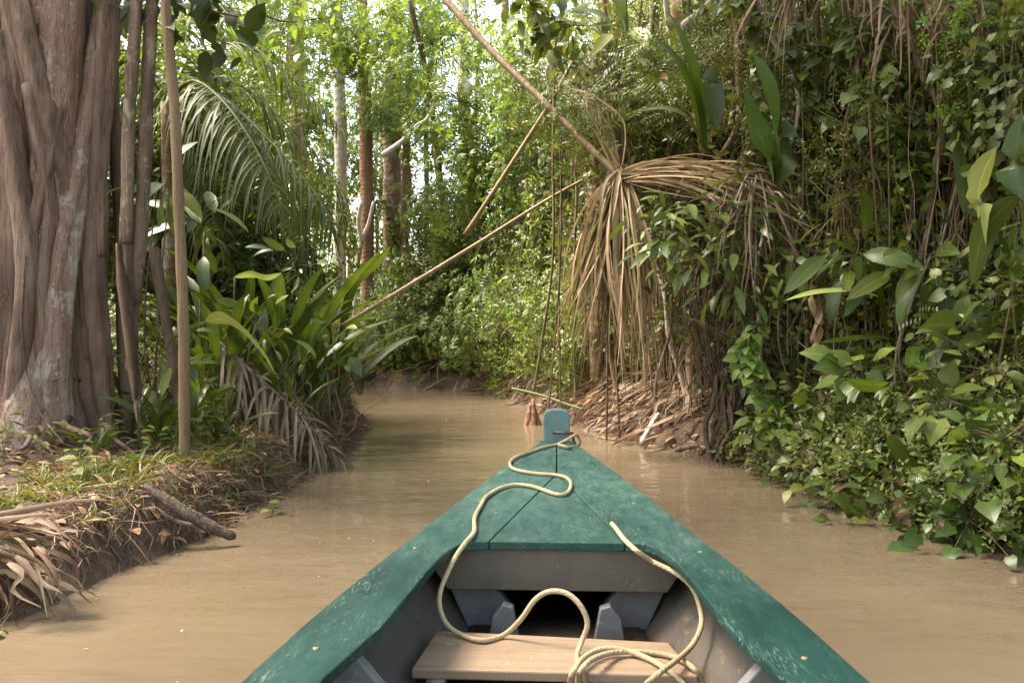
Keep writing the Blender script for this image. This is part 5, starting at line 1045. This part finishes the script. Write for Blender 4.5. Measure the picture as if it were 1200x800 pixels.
# big paddle leaves
for i, (pts, w, mt, tw, lab) in enumerate([([P(908, 215, 7.2), P(906, 150, 7.1), P(898, 100, 7.05), P(882, 62, 7.0)], .13, 'leaf_dark', 1.3, 'largest dark paddle leaf standing upright above centre right'), ([P(906, 215, 7.2), P(898, 180, 7.1), P(885, 145, 7.1), P(872, 108, 7.1)], .11, 'leaf_dark', 1.2, 'dark paddle leaf left of the largest one'),
        ([P(908, 215, 7.2), P(918, 190, 7.1), P(924, 165, 7.1), P(920, 140, 7.1)], .11, 'leaf_dark', 1.2, 'short dark paddle leaf right of the largest one'), ([P(838, 150, 7.9), P(836, 120, 7.9), P(834, 95, 7.9), P(838, 75, 7.9)], .11, 'leaf_dark', 1.3, 'dark leaf hanging left of the paddle leaves'),
        ([P(1150, 300, 5.6), P(1146, 250, 5.5), P(1150, 210, 5.5), P(1168, 172, 5.5)], .12, 'blade_pale', 1.2, 'yellow green paddle leaf at the upper right'), ([P(1200, 310, 5.3), P(1196, 240, 5.2), P(1190, 190, 5.2), P(1198, 130, 5.2)], .13, 'leaf_dark', 1.2, 'large dark paddle leaf cut by the right frame edge'),
        ([P(1140, 330, 5.6), P(1150, 280, 5.5), P(1170, 250, 5.4), P(1195, 228, 5.3)], .08, 'blade', 1.0, 'blade leaf slanting up to the right frame edge'), ([P(1185, 340, 5.8), P(1188, 300, 5.7), P(1192, 262, 5.7)], .09, 'blade', 1.2, 'small upright blade near the right frame edge'), ([P(1130, 250, 6.6), P(1125, 200, 6.6), P(1112, 140, 6.6)], .07, 'blade', 1.3, 'narrow upright blade above the thin strap'),
        ([P(825, 180, 8.0), P(814, 120, 8.0), P(796, 75, 8.0), P(768, 45, 8.0)], .07, 'blade', .9, 'long sword leaf rising left above the dead leaf hub'), ([P(828, 175, 8.0), P(818, 110, 8.0), P(806, 60, 8.0), P(784, 15, 8.0)], .07, 'blade', 1.0, 'longest sword leaf pointing up above the dead leaf hub'), ([P(828, 180, 8.0), P(805, 140, 8.0), P(780, 128, 8.0), P(750, 130, 8.0)], .06, 'leaf_mid', .6, 'drooping sword leaf just above the dead leaf hub'),
        ([P(640, 290, 12), P(660, 283, 11.6), P(680, 290, 11.3), P(695, 305, 11.2)], .12, 'blade', .5, 'pale leaf half hidden left of the ribbons')]):
    tag(big_leaf(pts, w, mt, None, 'paddle_leaf', twist=tw), lab, 'leaf')
# dry leaves by the water
for pts, w, lab in [([P(968, 542, 6.2), P(975, 556, 6.15), P(985, 566, 6.1), P(975, 578, 6.05)], .04, 'dry pale brown leaf standing among the leftmost hearts'), ([P(1152, 563, 5.15), P(1135, 575, 5.1), P(1122, 588, 5.1), P(1118, 594, 5.1)], .035, 'orange brown dry leaf above the lower right corner'), ([P(1118, 592, 5.1), P(1108, 605, 5.1), P(1100, 622, 5.1)], .025, 'grey brown dry leaf just below the orange one')]:
    tag(big_leaf(pts, w, 'deadleaf', None, 'dead_leaf', twist=.8), lab, 'dead leaf')
f = MB(); tube(f, smooth_path([P(1000, 395, 7), P(980, 430, 6.9), P(960, 420, 6.9), P(935, 400, 7.0)], 5), .004, 4); tag(f.build('twig', M['twig']), 'thin looping twig in front of the right root tangle', 'vine')
# tall thickets and screens behind the right bank
TR = [('slim tree packed with small green leaves', 'on the right bank'), ('slim tree with broad green leaves', 'on the right bank'), ('slim twiggy olive tree', 'on the right bank'), ('slim bright tree with leaf whorls', 'on the right bank'), ('slim tree overgrown with heart leaves', 'on the right bank')]
for px, D, k, s_ in [(690, 13.2, 0, .9), (740, 13.0, 1, 1), (650, 15.5, 3, .95), (600, 17.5, 0, 1), (780, 12.0, 2, 1), (830, 11.6, 0, 1.0), (880, 11.2, 4, 1), (930, 11.0, 1, 1.05), (985, 10.6, 2, 1), (1040, 10.2, 0, 1), (1100, 10.0, 4, 1), (1160, 9.6, 1, 1), (1210, 9.0, 2, 1), (1260, 8.4, 0, 1), (900, 13, 3, 1.1), (1000, 13, 0, 1.1), (1120, 12, 1, 1.1), (800, 14, 3, 1.1), (1300, 7.0, 4, 1), (1350, 6, 1, 1), (720, 16, 1, 1.2), (840, 17, 0, 1.3), (960, 17, 2, 1.3), (1080, 16, 4, 1.3), (1190, 14, 3, 1.2)]:
    put(tall[k], px2x(px, D), D, TR[k][0] + ' rising behind the right bank', 'slim leafy trees behind the right bank', s_)
for px, D, k, s_ in [(1000, 8.0, 0, .95), (930, 8.4, 1, .9), (1075, 7.6, 2, .9), (1140, 7.2, 0, .9), (870, 9.0, 2, .8), (1010, 8.9, 1, .95), (1060, 8.4, 0, 1), (1130, 8.0, 2, .95), (1190, 7.6, 1, .9), (940, 9.2, 2, .95), (890, 9.6, 1, .95), (845, 10.2, 0, 1), (780, 10.8, 2, 1), (715, 12.4, 0, .9), (670, 13.6, 3, .9), (1240, 7.0, 0, .9), (1290, 6.0, 1, .9)]:
    put(scr[k], px2x(px, D), D, ['green leaved', 'heart leaved', 'olive leaved', 'bright narrow leaved'][k] + ' vines hanging like a curtain over the right bank', 'vine curtains over the right bank', s_, rz=rng.uniform(-.5, .5))
for px, D, k, s_ in [(680, 12.8, 2, .6), (660, 13.6, 5, .7), (870, 9.8, 5, .7), (920, 9.3, 0, .7), (980, 8.9, 5, .8), (1040, 8.5, 2, .8), (1100, 8.0, 7, .8), (1160, 7.5, 0, .8), (1220, 7.0, 2, .9), (1180, 6.8, 6, .7), (640, 14.8, 0, .7), (620, 15.8, 5, .8), (1280, 6.0, 7, .9), (1350, 5, 0, 1)]:
    put(protos[k], px2x(px, D), D, KN[k] + ' behind the right bank roots', KN[k] + 's on the right bank', s_)
# bright trailing hearts catching light on the dark right wall
for i, (pl, lab) in enumerate([([P(1020, 80, 7.4), P(1030, 120, 7.3), P(1045, 150, 7.2), P(1060, 180, 7.2), P(1080, 215, 7.2)], 'bright heart leaved vine trailing down the dark hollow at the upper right'), ([P(1000, -10, 7.6), P(1010, 30, 7.5), P(1030, 60, 7.4)], 'heart leaved vine spilling from the top edge above the dark hollow'),
        ([P(860, -10, 8), P(880, 30, 7.9), P(920, 50, 7.8), P(960, 60, 7.8), P(1000, 95, 7.7)], 'leafy vine looping across the top below the dead frond skirt'), ([P(1100, 60, 7.2), P(1140, 90, 7.0), P(1175, 130, 6.8), P(1190, 180, 6.7)], 'heart leaved vine sagging near the right frame edge'),
        ([P(890, 380, 7.7), P(880, 420, 7.6), P(895, 460, 7.5), P(905, 500, 7.3)], 'thin vine with bright leaves climbing the dark root tangle'), ([P(930, 60, 8), P(950, 120, 7.9), P(990, 170, 7.7), P(1050, 190, 7.5), P(1110, 200, 7.3)], 'long vine of mixed leaves crossing the right thicket')]):
    t = thing('climbing_vine', lab, 'vine', (0, 0, 0)); f = MB(); w = MB()
    for k in range(3):
        q = smooth_path(np.array(pl) + rng.normal(0, .08, (len(pl), 3)), 6); tube(w, q, .005, 4, cap=False); n_ = 36; c = along(q, n_, rng); a = rng.uniform(0, 6.28, n_); d = np.stack([np.cos(a), np.sin(a) - .4, rng.normal(-.4, .3, n_)], -1); tpl_many(f, rng, 'heart', c + nrm(d) * .05, d, .12 * rng.uniform(.6, 1.3, n_), up=(0, -.6, 1), tilt=.4)
    f.build('foliage', M['leaf_bright' if i in (0, 4) else 'leaf_heart'], t); w.build('stem', M['greentwig'], t)

# mats of climbing foliage over the right wall: seven kinds, each built once
MATS = []
for i, (k, mt, sz, n_, nm) in enumerate([('ovate', 'leaf_mid', .36, 150, 'broad leaved'), ('heart', 'leaf_heart', .36, 130, 'heart leaved'), ('tiny', 'leaf_olive', .34, 220, 'fine olive leaved'), ('small', 'leaf_bright', .27, 170, 'pale small leaved'), ('palmate', 'leaf_mid', .42, 80, 'star leaved'), ('pinnate', 'leaf_mid', .45, 75, 'ferny'), ('lance', 'leaf_dark', .42, 110, 'dark narrow leaved')]):
    t = thing('climbing_plant', '', 'climber'); f = MB(); w = MB(); c = rng.uniform(-.7, .7, (12, 3)) * [1, .3, 1] + [0, 0, .8]; q = c[rng.integers(0, 12, n_)] + rng.normal(0, 1, (n_, 3)) * [.22, .12, .2]
    sprigs(f, rng, k, q, rng.normal(0, .7, q.shape) + [0, -.7, .1], sz * rng.uniform(.6, 1.2, n_))
    for j in range(7): tube(w, wob(rng, (rng.uniform(-.7, .7), .15, -.4), (rng.uniform(-.8, .8), .1, 1.9), 12, .14), rng.uniform(.003, .010), 5, cap=False)
    for j in range(5): tube(w, wob(rng, (rng.uniform(-.9, .9), .05, rng.uniform(0, 1.6)), (rng.uniform(-.9, .9), .0, rng.uniform(0, 1.6)), 12, .12), rng.uniform(.002, .006), 4, cap=False)
    st = np.stack([rng.uniform(-.8, .8, 22), np.full(22, .05), rng.uniform(.3, 1.7, 22)], -1); dl = MB(); strips(dl, rng, st, rng.normal(0, .6, st.shape), rng.uniform(.2, .7, 22), .012, 1.0, wig=.08)
    tpl_many(dl, rng, 'ovate', rng.uniform(-.8, .8, (14, 3)) * [1, .1, 1] + [0, 0, .9], rng.normal(0, .4, (14, 3)) + [0, 0, -1], rng.uniform(.10, .2, 14))
    f.build('foliage', M[mt], t); w.build('stem', M['twig'], t); dl.build('dead_leaves', M['deadleaf'], t); MATS.append((t, nm))
k = 0
ZN = [('beside the hanging dead leaf', 700, 860, 9.2), ('on the middle of the right wall', 860, 1010, 8.2), ('around the dark hollow at the upper right', 1010, 1120, 7.5), ('near the right frame edge', 1120, 1260, 6.9)]
for zn, x0, x1, D0 in ZN:
    for j in range(12):
        px = rng.uniform(x0, x1); py = rng.uniform(-40, 400); 
        if 640 < px < 775 and py > 190: continue
        if 1040 < px < 1110 and 60 < py < 140: continue
        if 870 < px < 940 and 50 < py < 210: px += 80
        pr, nm = MATS[(k * 3 + rng.integers(0, 3)) % 7]; k += 1; D = D0 + rng.uniform(-.1, .9) + (1.0 if py < 60 else 0)
        o = put(pr, px2x(px, D), D, nm + ' climber ' + zn, nm + ' climbers ' + zn, rng.uniform(.5, .9), rz=rng.uniform(-.5, .5)); o.location.z = P(px, py, D)[2] - .7
for px, py, D, k, s_ in [(600, 330, 18.6, 0, 1.2), (560, 280, 19, 3, 1.3), (640, 300, 15.5, 2, 1.0), (610, 240, 17.5, 4, 1.2), (655, 200, 14.5, 1, 1.0), (520, 360, 19.2, 1, 1.2), (690, 130, 12.8, 5, 1.1), (570, 400, 18.2, 2, 1.0), (640, 390, 14.6, 3, .8), (500, 300, 20.3, 3, 1.3)]:
    pr, nm = MATS[k]; o = put(pr, px2x(px, D), D, nm + ' climber clothing the far bank left of the liana', nm + ' climbers on the far bank', s_, rz=rng.uniform(-.5, .5)); o.location.z = P(px, py, D)[2] - .7

# woody lianas and bare stems looping in front of the right wall
GLI = 'woody lianas on the right wall'
LI = [(700, 722, 10.6, .035), (775, 800, 9.4, .03), (792, 778, 9.2, .018), (846, 862, 8.4, .032), (870, 884, 8.0, .012), (905, 896, 7.9, .02), (938, 955, 7.8, .026), (962, 948, 7.5, .010), (1003, 1012, 7.4, .018), (1032, 1018, 7.3, .012), (1058, 1072, 7.0, .03), (1096, 1088, 6.9, .014), (1120, 1132, 6.8, .03), (1140, 1126, 6.7, .010), (1176, 1186, 6.5, .022), (660, 668, 11.5, .02)]
for i, (x0, x1, D, r) in enumerate(LI):
    b_ = gp(x1, D + .5, -.1); q = wob(rng, P(x0, -60, D + .2), b_, 26, .16); mb = MB(); tube(mb, smooth_path(q, 2), r * (1 + .1 * np.sin(np.arange(51))), 7)
    tag(mb.build('liana', M[['bark_tan', 'bark_pale', 'deadwood', 'twig'][i % 4]]), ['tan', 'pale', 'grey brown', 'dark brown'][i % 4] + (' thick' if r >= .025 else ' thin') + ' liana climbing the right wall, ' + ['left of the hanging dead leaf', 'between the dead leaf and the paddle leaves', 'right of the paddle leaves', 'in front of the dark hollow', 'toward the right frame edge'][min(4, max(0, int((x0 - 640) / 115)))], 'vine', GLI)

# broad leaved plants standing proud of the wall and bank
BW = [(1000, 300, 7.0, 9, .42, 'blade', 'broad leaves fanning below the long crossing vine'), (1090, 300, 6.4, 9, .45, 'blade', 'broad upright leaves below the thin strap'), (1150, 400, 6.0, 9, .42, 'leaf_heart', 'broad leaves under the yellow green paddle leaf'), (1010, 430, 6.6, 8, .34, 'leaf_heart', 'broad leaves right of the curled orange dead leaf'), (1065, 440, 6.2, 9, .36, 'blade', 'broad drooping leaves in the middle of the right bank'),
      (930, 300, 7.4, 8, .34, 'leaf_mid', 'broad leaves below the dark paddle leaves'), (1110, 470, 5.7, 8, .36, 'leaf_heart', 'large pale veined leaves above the waterline hearts'), (1180, 520, 5.2, 8, .34, 'leaf_dark', 'dark broad leaves near the lower right corner'), (1185, 330, 5.6, 8, .4, 'blade', 'broad blade leaves at the right frame edge'), (720, 60, 9.6, 9, .5, 'leaf_mid', 'large soft leaves above the dead leaf hub'), (650, 30, 10.2, 9, .5, 'leaf_mid', 'large soft leaves right of the leaning stalk at the top'), (1040, 120, 7.0, 7, .3, 'leaf_heart', 'pale broad leaves at the dark hollow')]
for px, py, D, n_, sz, mt, lab in BW: cluster('broad_leaf_plant', lab, 'wide' if mt in ('blade', 'leaf_mid') else 'heart', mt, [(px, py, D), (px + rng.normal(0, 14), py + rng.normal(0, 14), D)], n_, sz if mt in ('blade', 'leaf_mid') else sz * .6, (.12, .1, .1), cat='plant', up=(0, -.5, 1))
# pale green palm stalks rising at the top centre
for i, (x0, y0, x1, y1, D) in enumerate([(742, 190, 730, -40, 10.2), (757, 170, 768, -40, 10.2), (752, 200, 700, 10, 10.3), (763, 150, 812, -30, 10.3)]):
    mb = MB(); tube(mb, smooth_path([P(750, 330, D), P(x0, y0, D), P(x1, y1, D)], 8), .028, 8); tag(mb.build('palm_stalk', M['greentwig']), ['straightest', 'second', 'left leaning', 'right leaning'][i] + ' green palm stalk rising behind the hub of the dead leaf', 'palm stalk', 'green palm stalks')
# ---------------------------------------------------------------- thicket behind the left bank, overhead leaves
rng = np.random.default_rng(909)
for px, D, k, s_ in [(150, 9.0, 2, .7), (200, 9.4, 7, .7), (240, 10.0, 0, .75), (290, 10.6, 6, .7), (330, 10.8, 2, .65), (370, 11.0, 0, .5), (400, 11.4, 5, .45), (160, 11, 0, 1), (90, 10, 7, .9), (250, 12, 2, 1), (310, 12.2, 4, .8), (360, 11.8, 1, .6), (-260, 6, 0, 1), (-300, 7.5, 2, 1), (180, 8.0, 5, .45), (225, 7.8, 0, .35)]:
    put(protos[k], px2x(px, D), D, KN[k] + ' shaded behind the left bank', KN[k] + 's behind the left bank', s_)
for px, D, k, s_ in [(140, 11.4, 1, 1), (210, 11.8, 0, 1.0), (40, 10.5, 2, 1), (-60, 10, 0, 1), (-330, 7, 0, 1), (100, 13, 4, 1.1), (170, 14.5, 0, 1.2), (265, 12.6, 3, .75), (-80, 14, 1, 1.3), (20, 15, 2, 1.3), (230, 17, 3, 1.1), (300, 19, 3, 1.0)]:
    put(tall[k], px2x(px, D), D, TR[k][0] + ' rising behind the left bank', 'slim leafy trees behind the left bank', s_)
for px, D, k, s_ in [(150, 10.2, 0, .95), (230, 10.9, 2, .8), (190, 9.9, 1, .8), (20, 9.4, 2, 1)]:
    put(scr[k], px2x(px, D), D, ['green leaved', 'heart leaved', 'olive leaved', 'bright narrow leaved'][k] + ' vines hanging like a curtain behind the left bank', 'vine curtains behind the left bank', s_, rz=rng.uniform(-.5, .5))
t = thing('root_curtain', 'dead stems and dry shreds matted in the shade behind the slim tan trunk', 'roots', (0, 0, 0)); mb = MB(); f = MB()
for i in range(110):
    D = rng.uniform(8.4, 9.9); px = rng.uniform(130, 400); x = px2x(px, D); z = gz(x, D); tube(mb, wob(rng, (x, D, z), (x + rng.normal(0, .35), D + rng.normal(0, .2), z + rng.uniform(.2, .8)), 6, .06), rng.uniform(.003, .010), 4, cap=False)
n_ = 200; D_ = rng.uniform(8.2, 9.9, n_); x = px2x(rng.uniform(130, 380, n_), D_); strips(f, rng, np.stack([x, D_, ground(x, D_) + rng.uniform(.05, .55, n_)], -1), rng.normal(0, .6, (n_, 3)), rng.uniform(.3, .8, n_), .014, rng.uniform(.3, 1, n_), wig=.05)
mb.build('stems', M['string'], t); f.build('shreds', M['thatch'], t)
# leaves hanging into the frame at the top left, on their own branches
for i, (pts, n_, sz, mt, key, lab) in enumerate([([P(120, -60, 6.9), P(190, -20, 6.9), P(240, 10, 6.8), P(280, 20, 6.8)], 46, .26, 'leaf_dark', 'ovate', 'branch with large dark drooping leaves at the top left'), ([P(330, -60, 9), P(300, 0, 9), P(330, 25, 9), P(390, 20, 9)], 46, .16, 'leaf_bright', 'ovate', 'branch with bright leaves hanging in at the top beside the pale trunk'),
        ([P(560, -60, 10.5), P(620, 10, 10.5), P(680, 30, 10.5), P(740, 20, 10.5)], 60, .22, 'leaf_mid', 'ovate', 'leafy branch across the top centre behind the leaning stalk'), ([P(610, -20, 9.8), P(640, 40, 9.8), P(650, 70, 9.8)], 40, .22, 'leaf_mid', 'ovate', 'drooping broad leaves just right of the leaning stalk'),
        ([P(760, -60, 9), P(820, 0, 9), P(870, 30, 9), P(900, 70, 9)], 70, .15, 'leaf_mid', 'ovate', 'leafy spray above the dark paddle leaves')]):
    t = thing('leafy_branch', lab, 'branch', (0, 0, 0)); w = MB(); f = MB(); q = smooth_path(pts, 6); tube(w, q, np.linspace(.02, .006, len(q)), 6); c = along(q, n_ * 2, rng) + rng.normal(0, .18, (n_ * 2, 3)); d = rng.normal(0, .8, c.shape) + [0, -.2, -.5]
    tpl_many(f, rng, key, c, d, sz * rng.uniform(.5, 1.2, n_ * 2), tilt=.5); f.build('foliage', M[mt], t); w.build('limb', M['twig'], t)
# light green boughs of the tree behind the pale trunk, in layers
t = thing('understorey_tree', 'bright tree spreading airy layers of star shaped leaves left of centre', 'tree', (0, 0, 0)); w = MB(); f = MB(); tube(w, smooth_path([gp(505, 20.6, -.2), P(520, 300, 20.2), P(515, 200, 19.0), P(500, 90, 17.5), P(480, 0, 16.5)], 6), np.linspace(.08, .05, 25), 9)
for (x, y, D, r) in [(425, 20, 18, .8), (500, 30, 17, .8), (560, 120, 16.5, 1.0), (495, 95, 17, .8), (530, 165, 17, .8), (425, 110, 22, .9), (590, 60, 16, 1.0), (330, 120, 23, 1.4), (270, 70, 22, 1.4), (240, 120, 22, 1.1), (365, 50, 22.5, 1.0), (300, 180, 23, 1.0), (560, 200, 17.0, .8), (430, 200, 23, .8), (520, 245, 18.5, .7), (605, 200, 16, .8), (380, 150, 24, 1.0), (350, 20, 18, .8), (300, 60, 17.5, .9), (265, 30, 17, .8), (440, 60, 19, .8), (330, 90, 18.5, .7), (395, 60, 19, .5), (470, 140, 19.6, .6), (250, 150, 16, .7)]:
    crown(f, rng, 'palmate', P(x, y, D), (r, r * .8, r * .35), 9, 6, .42, .2, w, P(x + rng.normal(0, 20), y + 25, D), .2)
w.build('trunk', M['twig'], t); f.build('foliage', M['leaf_bright'], t)
# small bits afloat
mb = MB(); n_ = 90; y = rng.uniform(2.2, 14, n_); xl = np.interp(y, LB[:, 1], LB[:, 0]) + .15; xr = np.interp(y, RB[:, 1], RB[:, 0]) - .15; x = xl + (xr - xl) * rng.uniform(0, 1, n_); ok = (np.abs(x - y * .0525) > 1.0) | (y > 6.6); a = rng.uniform(0, 6.28, n_)
st = np.stack([x, y, np.full(n_, .008)], -1)[ok]; tpl_many(mb, rng, 'ovate2', st, np.stack([np.cos(a), np.sin(a), 0 * a], -1)[ok], rng.uniform(.01, .04, ok.sum()), tilt=.03); tag(mb.build('floating_bits', M['straw']), 'tiny pale leaf bits floating on the brown creek', 'leaf litter', kind='stuff')
t = thing('floating_twig', 'yellowish twig with leaves afloat near the debris on the right', 'twig', (0, 0, 0)); mb = MB(); tube(mb, wob(rng, P(700, 513, 10.15) * [1, 1, 0] + [0, 0, .01], P(722, 517, 9.85) * [1, 1, 0] + [0, 0, .02], 6, .02), .008, 5); mb.build('stem', M['straw'], t)
# ---------------------------------------------------------------- unseen trees added overhead to shade the boat and near water
rng = np.random.default_rng(4242)
CAN = [('added_canopy', (-3.6, 4.0), 'leaf_mid'), ('x', (-1.2, 2.0), 'leaf_mid'), ('x', (1.2, 4.5), 'leaf_mid'), ('x', (3.4, 2.5), 'leaf_mid'), ('x', (-2.4, -1.0), 'leaf_mid'), ('x', (2.2, -1.4), 'leaf_mid'), ('x', (0.2, -3.2), 'leaf_mid'), ('x', (-4.4, 6.8), 'leaf_mid'), ('x', (.4, 8.2), 'leaf_mid'), ('x', (-2.2, 7.4), 'leaf_mid'), ('x', (2.4, 7.6), 'leaf_mid'), ('x', (.2, 6.2), 'leaf_mid'), ('x', (0, .6), 'leaf_mid')]
for i, (_, (x, y), mt) in enumerate(CAN):
    side = -1 if x < 0 else 1; bx, by = side * (5.6 + .3 * i), y - 1.0
    t = thing('unseen_shade_tree', 'unseen tree added so its leafy crown shades the boat', 'tree', (0, 0, 0), group='unseen trees added to shade the creek')
    w = MB(); f = MB(); c = np.array([x, y, 7.6 + .3 * (i % 3)]); tube(w, smooth_path([[bx, by, gz(bx, by) - .3], [bx * .97, by, 3.5], [bx * .8, by + .3, 6.2], c], 6), np.linspace(.22, .05, 19), 10)
    crown(f, rng, 'ovate', c, (2.0, 2.0, .7), 30, 9, .55, .35, w, c - [0, 0, .8], .3); f.build('foliage', M[mt], t); w.build('trunk', M['bark_brown'], t); t['label'] = 'unseen tall tree added so its crown shades the boat and creek'

for px, D, k, s_ in [(400, 19.7, 1, .7), (425, 19.5, 5, .6), (448, 19.3, 4, .75), (472, 19.2, 1, .65), (497, 19.0, 3, .7), (520, 18.8, 4, .7), (545, 18.5, 1, .6), (415, 21, 3, .8), (470, 21.3, 1, .8)]:
    o = put(protos[k], px2x(px, D), D, KN[k] + ' at the foot of the far trunks', 'low bushes at the foot of the far trunks', s_)
f = MB(); E = np.array([[px2x(p_, d_), d_] for p_, d_ in zip(rng.uniform(380, 600, 260), rng.uniform(18.6, 19.8, 260))]); st = np.column_stack([E, ground(E[:, 0], E[:, 1]) + .03]); strips(f, rng, st, np.stack([rng.normal(0, .7, 260), -rng.uniform(0, .8, 260), rng.normal(.05, .25, 260)], -1), rng.uniform(.3, 1.1, 260), .018, rng.uniform(0, .4, 260), wig=.08)
t = thing('debris_heap', 'dead fronds and sticks strewn on the far bank below the trunks', 'debris', (0, 0, 0)); f.build('sticks', M['thatch'], t)

for j in range(13):
    px, py = [(150, 300), (190, 230), (175, 380), (235, 330), (255, 250), (215, 420), (290, 330), (320, 250), (345, 330), (275, 410), (180, 160), (140, 420), (240, 180)][j]; pr, nm = MATS[[0, 6, 5, 0, 4, 1, 6, 5, 0, 2, 1, 5, 4][j]]; D = 9.9 + .15 * (j % 5)
    o = put(pr, px2x(px, D), D, nm + ' climber tangled behind the left bank palm', nm + ' climbers behind the left bank palm', .8, rz=rng.uniform(-.5, .5)); o.location.z = P(px, py, D)[2] - .6
for i, (px, py, D, mt, sz, lab) in enumerate([(185, 210, 7.4, 'leaf_mid', .34, 'broad leaves hanging beside the slim tan trunk, upper part'), (190, 420, 7.2, 'leaf_mid', .26, 'broad leaves tucked between grey stem and slim trunk'), (225, 260, 8.0, 'leaf_dark', .34, 'dark broad leaves right of the slim trunk'), (300, 380, 8.0, 'leaf_mid', .26, 'broad leaves among the sword leaf clumps'), (380, 400, 9.0, 'leaf_heart', .24, 'rounded leaves at the tip of the left point'), (350, 300, 9.2, 'leaf_heart', .24, 'lighter leaves above the left point')]):
    cluster('broad_leaf_plant', lab, 'wide' if i != 4 else 'ovate', mt, [(px, py, D), (px + 14, py + 12, D)], 11, sz, (.16, .12, .15), cat='plant', up=(0, -.5, 1))

# ---------------------------------------------------------------- tidy up: unused prototypes, plurals, labels that single out
for o in list(COL.objects):
    if o.parent is None and o.get('label') is not None and (o.get('label') == '' or (id(o) not in used and any(o is p for p in protos + tall + scr))):
        for c in list(o.children_recursive): bpy.data.objects.remove(c)
        bpy.data.objects.remove(o)
from collections import defaultdict
by = defaultdict(list)
for o in COL.objects:
    if o.get('group'): o['group'] = o['group'].replace('bushs', 'bushes').replace('bush with star shaped leaf whorlss', 'bushes with star shaped leaf whorls')
    if o.parent is None and o.get('label') and o.get('kind') is None: by[o['label']].append(o)
ORD = ['leftmost', 'second from the left', 'third from the left', 'fourth from the left', 'fifth from the left', 'sixth from the left', 'seventh from the left', 'eighth from the left']
for lab, os_ in by.items():
    if len(os_) < 2: continue
    def scr_x(o):
        p = o.matrix_basis.translation; return 600 + 1000 * p.x / max(p.y, .5)
    vis = sorted([o for o in os_ if -60 < scr_x(o) < 1260], key=scr_x); out_ = [o for o in os_ if o not in vis]
    if 2 <= len(vis) <= 8:
        for k, o in enumerate(vis):
            w_ = 'rightmost' if k == len(vis) - 1 else ORD[k]; o['label'] = lab + ', ' + w_
    if len(vis) <= 8:
        for o in out_: o['label'] = lab + ', outside the view'
